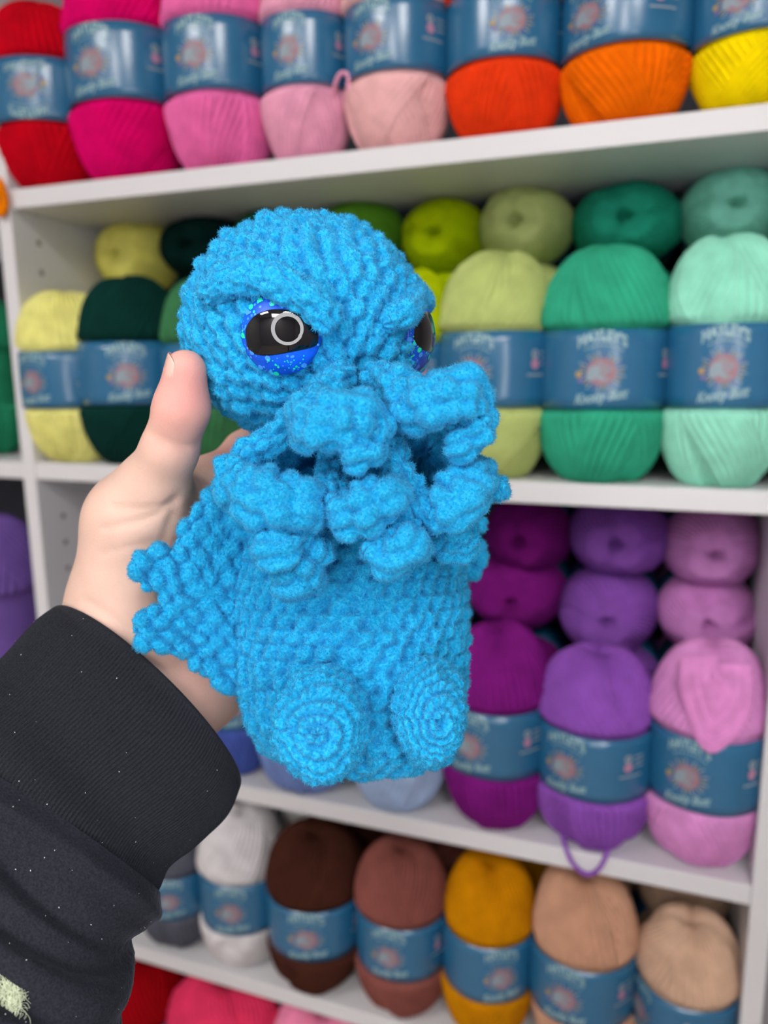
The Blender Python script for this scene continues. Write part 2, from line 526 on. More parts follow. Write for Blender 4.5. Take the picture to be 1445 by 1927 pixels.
def catmull(pts, sub):
    pts = np.asarray(pts, float)
    Q = np.vstack([2 * pts[0] - pts[1], pts, 2 * pts[-1] - pts[-2]])
    out = []
    t = np.linspace(0, 1, sub, endpoint=False)[:, None]
    for i in range(1, len(Q) - 2):
        p0, p1, p2, p3 = Q[i - 1], Q[i], Q[i + 1], Q[i + 2]
        out.append(0.5 * (2 * p1 + (p2 - p0) * t + (2 * p0 - 5 * p1 + 4 * p2 - p3) * t ** 2 + (3 * p1 - p0 - 3 * p2 + p3) * t ** 3))
    out.append(pts[-1:])
    return np.vstack(out)

def frames(P):
    T = np.gradient(P, axis=0); T /= np.linalg.norm(T, axis=1, keepdims=True) + 1e-12
    a = np.array([0.3, 0.2, 0.9]); n = np.cross(T[0], a); n /= np.linalg.norm(n)
    Ns = [n]
    for i in range(1, len(P)):
        n = Ns[-1] - T[i] * np.dot(Ns[-1], T[i]); n /= np.linalg.norm(n) + 1e-12
        Ns.append(n)
    N = np.array(Ns); B = np.cross(T, N)
    return T, N, B

def sweep(P, R, n):
    T, N, B = frames(P)
    a = np.linspace(0, 2 * PI, n, endpoint=False)
    V = P[:, None] + R[:, None, None] * (np.cos(a)[None, :, None] * N[:, None] + np.sin(a)[None, :, None] * B[:, None])
    k = len(P); idx = np.arange(k * n).reshape(k, n)
    f = np.stack([idx[:-1], np.roll(idx, -1, 1)[:-1], np.roll(idx, -1, 1)[1:], idx[1:]], -1).reshape(-1, 4)
    return V.reshape(-1, 3), f

def x_at(px, py, y): return on_y(px, py, y)[0]
def z_at(px, py, y): return on_y(px, py, y)[2]

def front(row, cname, rgb, pl, pr, pm, ptop, pem, label, flip=False, tilt=(0, 0), H=None, yoff=0.0, wmax=None, dz=0.0):
    """a skein standing at the front edge of a shelf; pixel extents give its place and size"""
    y0 = D + 0.038 + yoff
    xa, xb = x_at(pl, pm, y0), x_at(pr, pm, y0)
    xc = (xa + xb) / 2
    rayd = abs(math.atan2(xc, y0)); wd = (xb - xa) * (0.985 - 0.06 * abs(math.sin(rayd)))
    zb = ST[row] + dz
    h = H if H else z_at((pl + pr) / 2, ptop, y0) - zb
    az = math.atan2(-xc, y0) * -1.0               # rotation that turns the print towards the camera
    fr = max(-0.97, min(0.97, (pem - (pl + pr) / 2) / ((pr - pl) / 2)))
    rot = -math.atan2(xc, y0) + math.asin(fr)
    if flip: rot = rot + PI
    t = yarn_ball((xc, y0, zb), S(rgb), wd, h, label, rot, flip=flip, tilt=tilt, depth=min(wd, 0.108), group='yarn balls in the bookcase')
    return t

# row A: the top shelf in view
front('A', 'red', (196, 0, 26), 12, 172, 170, 22, 62, 'deep red yarn ball with an upside-down blue label on the top shelf', flip=True)
front('A', 'magenta', (222, 0, 104), 152, 335, 160, -60, 190, 'magenta pink yarn ball between the red and bubblegum pink balls, top shelf')
front('A', 'pink', (240, 112, 176), 326, 506, 140, -70, 378, 'bubblegum pink yarn ball standing third from the left on the top shelf')
front('A', 'lightpink', (240, 166, 194), 502, 660, 110, -80, 550, 'light pink yarn ball with a small yarn loop at its label, top shelf')
front('A', 'peach', (246, 190, 190), 656, 850, 90, -100, 705, 'pale peach pink yarn ball between light pink and red-orange balls, top shelf')
front('A', 'redorange', (240, 62, 18), 846, 1058, 90, -120, 965, 'red-orange yarn ball on the top shelf')
front('A', 'orange', (250, 112, 0), 1060, 1302, 100, -140, 1110, 'bright orange yarn ball beside the yellow one on the top shelf')
front('A', 'yellow', (255, 226, 0), 1298, 1540, 90, -160, 1385, 'bright yellow yarn ball at the right end of the top shelf')

# row B
front('B', 'paleyellow', (236, 232, 140), 66, 212, 720, 556, 84, 'pale yellow yarn ball standing at the left end of the green shelf')
front('B', 'darkgreen', (8, 52, 46), 168, 330, 650, 528, 240, 'dark bottle green yarn ball standing next to the pale yellow ball')
front('B', 'midgreen', (58, 116, 74), 318, 478, 640, 530, 380, 'mid green yarn ball behind the hand and the blue toy')
front('B', 'lime', (176, 194, 0), 700, 850, 640, 520, 720, 'lime green yarn ball standing behind the blue toy head')
front('B', 'sage', (186, 200, 122), 832, 1040, 690, 486, 895, 'sage green yarn ball standing beside the emerald ball')
front('B', 'emerald', (52, 168, 132), 1018, 1258, 690, 478, 1135, 'emerald green yarn ball standing between sage and mint balls')
front('B', 'mint', (150, 224, 198), 1248, 1486, 690, 456, 1365, 'pale mint yarn ball standing at the right end of the green shelf')

def lying(row, rgb, pc, py, rx, rz, label, ycap=0.098, length=0.18):
    y0 = D + ycap
    p = on_y(pc, py, y0)
    xa, xb = x_at(pc - rx, py, y0), x_at(pc + rx, py, y0)
    hz = abs(z_at(pc, py - rz, y0) - z_at(pc, py + rz, y0))
    t = yarn_ball((p[0], y0, p[2]), S(rgb), (xb - xa) * 0.98, length, label, 0, lie=True, depth=hz, group='yarn balls in the bookcase', prints=False)
    zl = p[2] - hz * 0.97; k = 0
    while zl - hz * 0.5 > ST[row] - 0.012 and 'middle' not in label and 'lower' not in label and k < 3:
        if not ('top of its stack' in label and k == 0) and not ('upper right' in label and k == 0):
            yarn_ball((p[0], y0, max(zl, ST[row] + hz / 2)), S(rgb), (xb - xa) * 0.98, length, label.split(' yarn ball')[0] + ' yarn ball lying %s from the top of its stack' % ('second', 'third', 'fourth')[k],
                      0, lie=True, depth=hz, group='yarn balls in the bookcase', prints=False)
        zl -= hz * 0.97; k += 1
    return t
B = 'B'
lying(B, (240, 234, 120), 214, 478, 68, 72, 'pale yellow yarn ball lying end-on at the left of the green shelf')
lying(B, (6, 44, 40), 346, 458, 74, 66, 'dark bottle green yarn ball lying end-on above the standing dark green ball')
lying(B, (48, 110, 66), 484, 444, 74, 66, 'mid green yarn ball lying end-on behind the top left of the toy head')
lying(B, (92, 150, 40), 650, 432, 80, 66, 'grass green yarn ball lying end-on above the toy head')
lying(B, (172, 196, 0), 814, 436, 80, 74, 'lime green yarn ball lying end-on upper right of the toy head')
lying(B, (190, 202, 128), 970, 412, 92, 80, 'sage green yarn ball lying end-on above the standing sage ball')
lying(B, (36, 158, 128), 1174, 406, 108, 80, 'emerald yarn ball lying end-on above the standing emerald ball')
lying(B, (134, 214, 190), 1386, 380, 104, 86, 'pale mint yarn ball lying end-on at the right under the shelf')
lying(B, (166, 188, 0), 824, 566, 76, 60, 'lime green yarn ball lying lower of the two beside the toy head')
lying(B, (186, 200, 122), 985, 566, 84, 76, 'sage green yarn ball lying lower, behind the standing sage ball')

# row C
front('C', 'periwinkle', (72, 92, 170), 392, 506, 1420, 1240, 450, 'periwinkle blue yarn ball between the black cuff and the toy', H=0.19)
front('C', 'slate', (124, 148, 208), 492, 664, 1440, 1250, 560, 'cornflower blue yarn ball below the toy feet', H=0.19)
front('C', 'paleblue', (176, 200, 236), 664, 838, 1450, 1260, 750, 'pale blue yarn ball below the right foot of the toy', H=0.19)
front('C', 'purple', (130, 26, 128), 838, 1030, 1380, 1184, 890, 'plum purple yarn ball standing on the purple shelf')
front('C', 'violet', (146, 84, 184), 1014, 1228, 1400, 1226, 1070, 'violet yarn ball with a strand looping over the shelf edge')
front('C', 'lilac', (226, 150, 212), 1218, 1440, 1430, 1216, 1300, 'orchid pink yarn ball standing at the right end of the purple shelf')
lying('C', (122, 22, 118), 958, 1136, 92, 74, 'plum purple yarn ball lying end-on, middle of its stack')
lying('C', (136, 80, 172), 1140, 1172, 98, 80, 'violet yarn ball lying end-on, middle of its stack')
lying('C', (200, 130, 194), 1334, 1180, 98, 78, 'orchid pink yarn ball lying end-on, middle of its stack')
lying('C', (116, 18, 112), 976, 1020, 84, 74, 'plum purple yarn ball lying end-on, top of its stack')
lying('C', (132, 78, 168), 1158, 1026, 98, 76, 'violet yarn ball lying end-on, top of its stack')
lying('C', (196, 130, 192), 1346, 1046, 100, 78, 'orchid pink yarn ball lying end-on, top of its stack')
lying('C', (178, 200, 232), 784, 1160, 84, 76, 'pale blue yarn ball lying end-on, just peeping out right of the toy')

# row D
front('D', 'grey', (92, 94, 106), 282, 398, 1720, 1540, 325, 'charcoal grey yarn ball beside the sleeve')
front('D', 'white', (226, 222, 224), 393, 532, 1700, 1528, 440, 'white yarn ball standing between grey and dark brown balls')
front('D', 'brown', (72, 38, 28), 516, 682, 1720, 1566, 580, 'dark chocolate brown yarn ball standing on the brown shelf')
front('D', 'rosy', (140, 82, 74), 678, 842, 1740, 1594, 735, 'rosy brown yarn ball between chocolate and mustard balls')
front('D', 'mustard', (202, 132, 0), 838, 1006, 1770, 1620, 945, 'mustard yellow yarn ball standing on the brown shelf')
front('D', 'tan', (204, 156, 128), 1000, 1198, 1780, 1646, 1070, 'tan yarn ball standing between mustard and beige balls')
front('D', 'beige', (214, 178, 152), 1194, 1392, 1840, 1728, 1210, 'pinkish beige yarn ball at the right end of the brown shelf')
lying('D', (220, 218, 216), 575, 1560, 66, 52, 'white yarn ball lying behind, under the shelf by the cuff')
lying('D', (58, 30, 22), 690, 1604, 66, 52, 'dark chocolate brown yarn ball lying behind the standing brown one')
lying('D', (130, 76, 68), 832, 1640, 70, 54, 'rosy brown yarn ball lying behind under the shelf')
lying('D', (186, 120, 0), 968, 1664, 64, 52, 'mustard yellow yarn ball lying behind under the shelf')
lying('D', (180, 146, 124), 1112, 1690, 76, 56, 'tan yarn ball lying behind under the shelf')
lying('D', (188, 156, 132), 1284, 1722, 92, 62, 'beige yarn ball lying behind at the right under the shelf')

# row E
front('E', 'darkred', (150, 0, 12), 222, 344, 1880, 1806, 280, 'dark red yarn ball at the bottom next to the sleeve', H=0.185)
front('E', 'coral', (228, 56, 100), 330, 520, 1890, 1830, 420, 'coral pink yarn ball on the lowest shelf beside the dark red ball', H=0.185)
front('E', 'rose', (240, 140, 176), 512, 700, 1905, 1870, 590, 'rose pink yarn ball at the bottom edge right of the coral ball', H=0.185)

# neighbouring bay on the left, a sliver in view
def side_bay(row, rgb, pr, py, H, label, wd=0.11, band=True):
    y0 = D + 0.06
    x = x_at(pr, py, y0) - wd / 2
    x = min(x, XL - TH - wd / 2 - 0.004)
    yarn_ball((x, y0, ST[row]), S(rgb), wd, H, label, 0.2, band=band, group='yarn balls in the bookcase')
side_bay('A', (240, 128, 0), 6, 200, 0.19, 'orange yarn ball of the left bay with a loop hanging over the shelf')
side_bay('B', (40, 140, 100), 26, 760, 0.19, 'teal green yarn ball at the left edge beyond the divider', 0.11, False)
side_bay('C', (112, 84, 158), 60, 1080, 0.265, 'lavender purple yarn ball at the left edge beyond the divider', 0.14, False)

# loose strands
vb = [o for o in bpy.data.objects if o.get('label', '').startswith('violet yarn ball with a strand')][0]
yf = D - 0.004
loop_tube('loose_loop', [on_y(1058, 1570, D + 0.012), on_y(1066, 1600, D + 0.0), on_y(1080, 1628, yf), on_y(1104, 1645, yf), on_y(1126, 1636, yf), on_y(1142, 1606, D), on_y(1148, 1580, D + 0.014)], 0.0021, S((146, 84, 184)), vb)
lb = [o for o in bpy.data.objects if o.get('label', '').startswith('light pink yarn ball with a small')][0]
yl = D + 0.004
loop_tube('loose_loop', [on_y(628, 178, yl + 0.012), on_y(632, 155, yl + 0.004), on_y(642, 138, yl), on_y(655, 142, yl), on_y(655, 165, yl), on_y(648, 190, yl + 0.01)], 0.002, S((240, 166, 194)), lb)
ob = [o for o in bpy.data.objects if o.get('label', '').startswith('orange yarn ball of the left bay')][0]
loop_tube('loose_loop', [on_y(-4, 330, D + 0.01), on_y(2, 352, D - 0.006), on_y(9, 380, D - 0.006), on_y(2, 402, D - 0.006), on_y(-8, 380, D - 0.006), on_y(-10, 345, D - 0.004), on_y(-12, 325, D + 0.01)], 0.0042, S((240, 128, 0)), ob)

# a slack hank of strands that slips over the label of the orchid pink ball
pk = [o for o in bpy.data.objects if o.get('label', '').startswith('orchid pink yarn ball standing')][0]
pw = pk.children[0].scale[0] * SK_R; pd = pk.children[0].scale[1] * SK_R
def on_pink(px, py, lift):
    x, z = on_y(px, py, D + 0.0)[0], on_y(px, py, D + 0.0)[2]
    for _ in range(4):
        y = pk.location.y - (pd + 0.0035) * math.sqrt(max(0.02, 1 - ((x - pk.location.x) / (pw + 0.003)) ** 2)) - lift
        q = on_y(px, py, y); x, z = q[0], q[2]
    return q
hv, hf = [], []
for k in range(13):
    c = 1 - 0.078 * k
    U = [(1286, 1238), (1284, 1290), (1298, 1345), (1316, 1392), (1338, 1412), (1362, 1400), (1392, 1372), (1412, 1318), (1408, 1252)]
    pts = [on_pink(1350 + (x - 1350) * c, 1262 + (y - 1262) * (0.2 + 0.8 * c) if y > 1262 else y, (0.0010 + 0.0006 * math.sin(k * 1.7)) if 0 < i < 8 else -0.012) for i, (x, y) in enumerate(U)]
    v, f = sweep(catmull(pts, 6), np.full(49, 0.0026), 8)
    hf.append(f + sum(len(q) for q in hv)); hv.append(v)
ho_ = obj('draped_strands', mesh('draped_strands', np.concatenate(hv) - np.array(pk.location), np.concatenate(hf)), M['yarn'], pk)
ho_.color = (*S((234, 150, 214)), 1)

# ------------------------------------------------------------------ crochet surfaces
def plush_material():
    mt, nt, b = new_mat('blue_chenille')
    tc = nt.nodes.new('ShaderNodeTexCoord')
    n = nt.nodes.new('ShaderNodeTexNoise'); n.inputs['Scale'].default_value = 900; n.inputs['Detail'].default_value = 3
    nt.links.new(tc.outputs['Object'], n.inputs['Vector'])
    cr = nt.nodes.new('ShaderNodeValToRGB')
    cr.color_ramp.elements[0].position = 0.35; cr.color_ramp.elements[0].color = (*S((8, 153, 208)), 1)
    cr.color_ramp.elements[1].position = 0.68; cr.color_ramp.elements[1].color = (*S((52, 183, 230)), 1)
    nt.links.new(n.outputs['Fac'], cr.inputs['Fac'])
    nt.links.new(cr.outputs['Color'], b.inputs['Base Color'])
    b.inputs['Roughness'].default_value = 0.95
    b.inputs['Specular IOR Level'].default_value = 0.05
    b.inputs['Sheen Weight'].default_value = 0.35
    b.inputs['Sheen Roughness'].default_value = 0.5
    b.inputs['Sheen Tint'].default_value = (0.5, 0.8, 1.0, 1)
    bp = nt.nodes.new('ShaderNodeBump'); bp.inputs['Strength'].default_value = 0.7; bp.inputs['Distance'].default_value = 0.0006
    nt.links.new(n.outputs['Fac'], bp.inputs['Height']); nt.links.new(bp.outputs['Normal'], b.inputs['Normal'])
    return mt
def fuzz_material():
    mt = bpy.data.materials.new('blue_chenille_pile'); mt.use_nodes = True
    nt = mt.node_tree; nt.nodes.remove(nt.nodes['Principled BSDF'])
    out = nt.nodes['Material Output']
    d = nt.nodes.new('ShaderNodeBsdfDiffuse'); t = nt.nodes.new('ShaderNodeBsdfTranslucent'); mx = nt.nodes.new('ShaderNodeMixShader')
    for q in (d, t): q.inputs[0].default_value = (*S((80, 190, 231)), 1)
    mx.inputs[0].default_value = 0.5
    nt.links.new(d.outputs[0], mx.inputs[1]); nt.links.new(t.outputs[0], mx.inputs[2]); nt.links.new(mx.outputs[0], out.inputs[0])
    return mt
M['plush'] = plush_material(); M['fuzz'] = fuzz_material()

toy_base = W(690, 1440, 0.315)
toy = empty('crochet_toy', toy_base)
tag(toy, 'sky blue chenille crochet octopus-faced toy with wings held in the hand', 'crochet toy')

def stitch(row, u, counts, seed=0, shift=0.13, mode='v'):
    """height 0..1 of a field of single-crochet stitches; row = row coordinate, u = 0..1 round the row"""
    nrow = len(counts)
    i = np.clip(np.floor(row).astype(int), 0, nrow - 1); r = row - i
    n = np.asarray(counts)[i]
    s = u * n + 0.5 * (i % 2) + shift * i
    # rows are never perfectly straight: wobble the row coordinate between stitches
    c = np.floor(s); f = s - c
    c = c % n
    a = hash2(c, i, seed); b = hash2(c, i, seed + 5); g = hash2(c, i, seed + 9)
    jt = 2.2 if mode == 'pop' else 1.2
    f = f + 0.14 * jt * (a - 0.5); r2 = r + 0.22 * jt * (b - 0.5)
    def seg(x0, y0, x1, y1, wd):
        dx, dy = x1 - x0, y1 - y0
        t = np.clip(((f - x0) * dx + (r2 - y0) * dy) / (dx * dx + dy * dy), 0, 1)
        d = np.hypot(f - x0 - t * dx, r2 - y0 - t * dy)
        return np.sqrt(np.clip(1 - (d / wd) ** 2, 0, 1))
    if mode == 'pop':
        h = np.sqrt(np.clip(1 - (np.hypot((f - 0.5) * 0.95, (r2 - 0.5) * 0.95) / 0.60) ** 2, 0, 1))
        return h * (0.7 + 0.5 * g)
    if mode == 'sc':      # one plump slanted loop per stitch
        h = np.maximum(seg(0.64, 0.22, 0.36, 0.80, 0.44), 0.80 * seg(0.30, 0.15, 0.22, 0.35, 0.28))
        return h * (0.7 + 0.5 * g)
    if mode == 'ring':
        rw = np.clip(np.abs(np.sin(PI * r)), 0, 1) ** 0.6
        return rw * (0.72 + 0.28 * np.abs(np.sin(PI * f)) ** 0.6) * (0.85 + 0.3 * g)
    h = np.maximum(seg(0.42, 0.12, 0.26, 0.85, 0.33), 0.92 * seg(0.60, 0.12, 0.78, 0.85, 0.31))
    return h * (0.75 + 0.4 * g)

def soft_grid(H, k=1):
    """light blur of a height grid that wraps in u"""
    for _ in range(k):
        H = 0.25 * np.roll(H, 1, 1) + 0.5 * H + 0.25 * np.roll(H, -1, 1)
        G = H.copy(); G[1:-1] = 0.25 * H[:-2] + 0.5 * H[1:-1] + 0.25 * H[2:]
        H = G
    return H

def grid_normals(P):
    du = np.roll(P, -1, 1) - np.roll(P, 1, 1); dv = np.gradient(P, axis=0)
    n = np.cross(du, dv)
    return n / (np.linalg.norm(n, axis=-1, keepdims=True) + 1e-12)

FUZZ_D = 2.6e6          # blades per square metre
def add_fuzz(V, Q, density, length, rs):
    tri = np.concatenate([Q[:, [0, 1, 2]], Q[:, [0, 2, 3]]])
    a, b, c = V[tri[:, 0]], V[tri[:, 1]], V[tri[:, 2]]
    cr = np.cross(b - a, c - a); ar = np.linalg.norm(cr, axis=1) / 2
    n = int(ar.sum() * density)
    if n < 1: return np.zeros((0, 3)), np.zeros((0, 3), int)
    k = rs.choice(len(tri), n, p=ar / ar.sum())
    r1 = np.sqrt(rs.random(n)); r2 = rs.random(n)
    p = (1 - r1)[:, None] * a[k] + (r1 * (1 - r2))[:, None] * b[k] + (r1 * r2)[:, None] * c[k]
    nn = cr[k] / (2 * ar[k][:, None] + 1e-15)
    d = nn + rs.normal(0, 0.55, (n, 3)); d /= np.linalg.norm(d, axis=1, keepdims=True)
    s = np.cross(d, rs.normal(0, 1, (n, 3))); s /= np.linalg.norm(s, axis=1, keepdims=True)
    L = length * rs.uniform(0.5, 1.2, n)[:, None]; wd = 0.00016
    B = p - nn * 0.0002
    v = np.stack([B - s * wd, B + s * wd, p + d * L], 1).reshape(-1, 3)
    return v, np.arange(3 * n).reshape(-1, 3)

def plush_obj(name, P, closed=True, disp=None, parent=toy, fuzz=1.0, flip=False, length=0.0013, seed=0, lump=1.0):
    """P (nv,nu,3) base grid wrapping in u; disp (nv,nu) displacement in metres along the normal"""
    nv, nu = P.shape[:2]
    n = grid_normals(P)
    if flip: n = -n
    d = disp + 0.0011 * lump * vnoise(P, 0.0062, seed) + 0.0007 * vnoise(P, 0.0030, seed + 5) + 0.00035 * vnoise(P, 0.0014, seed + 3)
    P = P + n * d[..., None]
    V = P.reshape(-1, 3)
    idx = np.arange(nu * nv).reshape(nv, nu)
    Q = np.stack([idx[:-1], np.roll(idx, -1, 1)[:-1], np.roll(idx, -1, 1)[1:], idx[1:]], -1).reshape(-1, 4)
    if flip: Q = Q[:, ::-1]
    caps = [(idx[0], P[0].mean(0)), (idx[-1], P[-1].mean(0))]
    rs = np.random.default_rng(seed + 77)
    fv, ff = add_fuzz(V, Q, FUZZ_D * fuzz, length, rs)
    tri = np.concatenate([Q[:, [0, 1, 2]], Q[:, [0, 2, 3]]])
    k = len(V); Vc = np.array([caps[0][1], caps[1][1]])
    t0 = np.stack([np.roll(idx[0], -1), idx[0], np.full(nu, k)], -1); t1 = np.stack([idx[-1], np.roll(idx[-1], -1), np.full(nu, k + 1)], -1)
    if flip: t0 = t0[:, ::-1]; t1 = t1[:, ::-1]
    base = np.concatenate([tri, t0, t1])
    allv = np.concatenate([V, Vc, fv]); allf = np.concatenate([base, ff + k + 2])
    par = np.array(parent.location) if parent is toy else np.array(toy.location)
    me = mesh(name, allv - par, allf)
    me.materials.append(M['plush']); me.materials.append(M['fuzz'])
    mi = np.zeros(len(me.polygons), dtype=np.int32); mi[len(base):] = 1
    me.polygons.foreach_set('material_index', mi)
    return obj(name, me, None, parent)

def ball_plush(name, C, axis, rad, rows, maxst, amp, seed=0, nu=360, nv=180, parent=toy, shape=None, fuzz=1.0, th0=0.012, power=None, mode='v'):
    """ellipsoid crocheted in rounds about an axis; axes of rad: camera right, up, forward"""
    ax = axis[0] * CR + axis[1] * CU - axis[2] * CF; ax /= np.linalg.norm(ax)
    e1 = np.cross(ax, CU); e1 /= np.linalg.norm(e1); e2 = np.cross(ax, e1)
    th = np.linspace(th0, PI - th0, nv); ph = np.linspace(0, 2 * PI, nu, endpoint=False)
    TH_, PH_ = np.meshgrid(th, ph, indexing='ij')
    U = np.cos(TH_)[..., None] * ax + (np.sin(TH_) * np.cos(PH_))[..., None] * e1 + (np.sin(TH_) * np.sin(PH_))[..., None] * e2
    c = np.stack([U @ CR, U @ CU, U @ CF], -1)
    if power:
        c = np.sign(c) * np.abs(c) ** power
        c /= (np.abs(c) ** (2.0)).sum(-1, keepdims=True) ** 0.5
    if shape is not None: c = shape(c)
    P = C + c[..., :1] * rad[0] * CR + c[..., 1:2] * rad[1] * CU + c[..., 2:] * rad[2] * CF
    rc = TH_ / PI * rows
    if mode == 'ring': rc = np.clip(rc + 0.75 * vnoise(P, 0.011, seed + 2) + 0.5 * (PH_ / (2 * PI) - 0.5), 0, rows - 0.001)
    counts = [max(6, int(round(maxst * math.sin(PI * (i + 0.5) / rows)))) for i in range(rows)]
    H = stitch(rc, PH_ / (2 * PI), counts, seed, mode=mode)
    H = soft_grid(H, 1)
    # e1 x e2 = ax, so the grid normals point inwards for growing theta; fix the sign by testing
    n = grid_normals(P); flip = float(((P - C) * n).sum()) < 0
    return plush_obj(name, P, disp=amp * (H - 0.45), parent=parent, seed=seed, flip=flip, fuzz=fuzz)

PXM = lambda px, dep: px * dep / F
HC = W(578, 621, 0.328)
HR = (PXM(223, 0.328), PXM(202, 0.328), 0.0490)
FACE = (0.46, -0.66, 0.62)
head = ball_plush('head', HC, FACE, HR, 21, 40, 0.0044, seed=1, nu=520, nv=260, mode='sc')

def head_at(px, py, lift=0.0):
    """point on the head seen at a pixel, and its outward normal"""
    o = CAM; d = W(px, py, 1.0) - CAM
    A = np.stack([CR / HR[0], CU / HR[1], CF / HR[2]])
    oo = A @ (o - HC); dd = A @ d
    a, b, c = dd @ dd, 2 * oo @ dd, oo @ oo - 1
    disc = b * b - 4 * a * c
    t = (-b - math.sqrt(max(disc, 0))) / (2 * a)
    p = o + d * t
    n = A.T @ (A @ (p - HC)); n /= np.linalg.norm(n)
    return p + n * lift, n

def tube_plush(name, pts, rads, amp=0.0022, st=7, rowh=0.0060, parent=toy, seed=0, nu=56, sub=10, flat=None, fuzz=1.0, step=0.00085, cap0=True, cap1=True, mode='v'):
    P = catmull(np.array(pts), sub)
    R = catmull(np.array(rads)[:, None], sub)[:, 0]
    s = np.concatenate([[0], np.cumsum(np.linalg.norm(np.diff(P, axis=0), axis=1))])
    L = s[-1]; m_ = max(12, int(L / step))
    q = np.linspace(0, L, m_)
    # end caps: dense samples where the radius closes
    rA, rB = R[0], R[-1]
    ang = np.linspace(0.06, PI / 2, 14)
    q0 = rA * (1 - np.cos(ang)); q1 = L - rB * (1 - np.cos(ang))[::-1]
    q = np.concatenate([q0 if cap0 else [0], q[(q > (q0[-1] if cap0 else 0)) & (q < (q1[0] if cap1 else L))], q1 if cap1 else [L]])
    Pq = np.stack([np.interp(q, s, P[:, i]) for i in range(3)], 1)
    Rq = np.interp(q, s, R)
    if cap0:
        k = q < rA; Rq[k] = rA * np.sqrt(np.clip(1 - (1 - q[k] / rA) ** 2, 0.002, 1))
    if cap1:
        k = (L - q) < rB; Rq[k] = rB * np.sqrt(np.clip(1 - (1 - (L - q[k]) / rB) ** 2, 0.002, 1))
    Ps = Pq.copy()
    T, N, B_ = frames(Ps)
    a = np.linspace(0, 2 * PI, nu, endpoint=False)
    if flat is not None:
        # flattened strip: thin along the given direction
        fd = np.array(flat, float)
        N = fd - T * (T @ fd)[:, None]; N /= np.linalg.norm(N, axis=1, keepdims=True); B_ = np.cross(T, N)
        kx = 0.55
    else: kx = 1.0
    G = Pq[:, None] + Rq[:, None, None] * (kx * np.cos(a)[None, :, None] * N[:, None] + np.sin(a)[None, :, None] * B_[:, None])
    rows = max(2, int(round(L / rowh)))
    rc = (q / L * rows * 0.9999)[:, None] + 0 * a[None, :]
    H = stitch(rc, np.broadcast_to(a / (2 * PI), rc.shape), [st] * rows, seed, 0.21, mode)
    H = soft_grid(H, 1)
    fade = np.clip(Rq / Rq.max() * 1.6, 0.2, 1)[:, None]
    n = grid_normals(G); flip = float(((G - Pq[:, None]) * n).sum()) < 0
    return plush_obj(name, G, disp=amp * (H - 0.4) * fade, parent=parent, seed=seed, flip=flip, fuzz=fuzz)

# --- body: rounds about an upright axis, built from its outline
def body():
    prof = np.array([(820, 130, 662), (880, 176, 660), (950, 192, 657), (1030, 202, 657), (1110, 212, 657), (1210, 212, 660), (1290, 206, 662), (1350, 198, 668), (1392, 176, 680), (1420, 132, 688), (1436, 40, 692)], float)
    s = np.concatenate([[0], np.cumsum(np.hypot(np.diff(prof[:, 0]), np.diff(prof[:, 1])))])
    nv, nu = 240, 400
    q = np.linspace(0, s[-1], nv)
    pr = catmull(prof, 12); ss = np.concatenate([[0], np.cumsum(np.hypot(np.diff(pr[:, 0]), np.diff(pr[:, 1])))]); q = np.linspace(0, ss[-1], nv)
    py = np.interp(q, ss, pr[:, 0]); hw = np.clip(np.interp(q, ss, pr[:, 1]), 8, None); cx = np.interp(q, ss, pr[:, 2])
    dep = 0.338 - 0.010 * np.clip((py - 1000) / 440, 0, 1)
    Cc = W(cx, py, dep)
    r = hw * dep / F
    a = np.linspace(0, 2 * PI, nu, endpoint=False)
    ca, sa = np.cos(a), np.sin(a)
    G = Cc[:, None] + r[:, None, None] * (np.sign(ca) * np.abs(ca) ** 0.9)[None, :, None] * CR + 0.80 * r[:, None, None] * (np.sign(sa) * np.abs(sa) ** 0.9)[None, :, None] * CF
    Lm = ss[-1] * 0.338 / F
    rows = int(Lm / 0.0064)
    rc = (q / ss[-1] * rows * 0.9999)[:, None] + 0 * a[None]
    rr = np.interp((np.arange(rows) + 0.5) / rows, q / ss[-1], r)
    counts = [max(6, int(round(2 * PI * x * 0.9 / 0.0074))) for x in rr]
    H = soft_grid(stitch(rc, np.broadcast_to(a / (2 * PI), rc.shape), counts, 21, 0.06, 'sc'), 1)
    n = grid_normals(G); flip = float(((G - Cc[:, None]) * n).sum()) < 0
    return plush_obj('body', G, disp=0.0050 * (H - 0.5), seed=21, flip=flip, lump=0.6)
body()

# --- feet
lf = ball_plush('foot', W(606, 1360, 0.286), (0.02, 0.12, 1.0), (PXM(82, 0.286), PXM(99, 0.286), 0.023), 13, 34, 0.0040, seed=31, nu=260, nv=150, mode='ring')
rf = ball_plush('foot', W(806, 1334, 0.294), (0.25, 0.12, 0.95), (PXM(62, 0.294), PXM(91, 0.294), 0.023), 13, 30, 0.0040, seed=32, nu=240, nv=150, mode='ring')

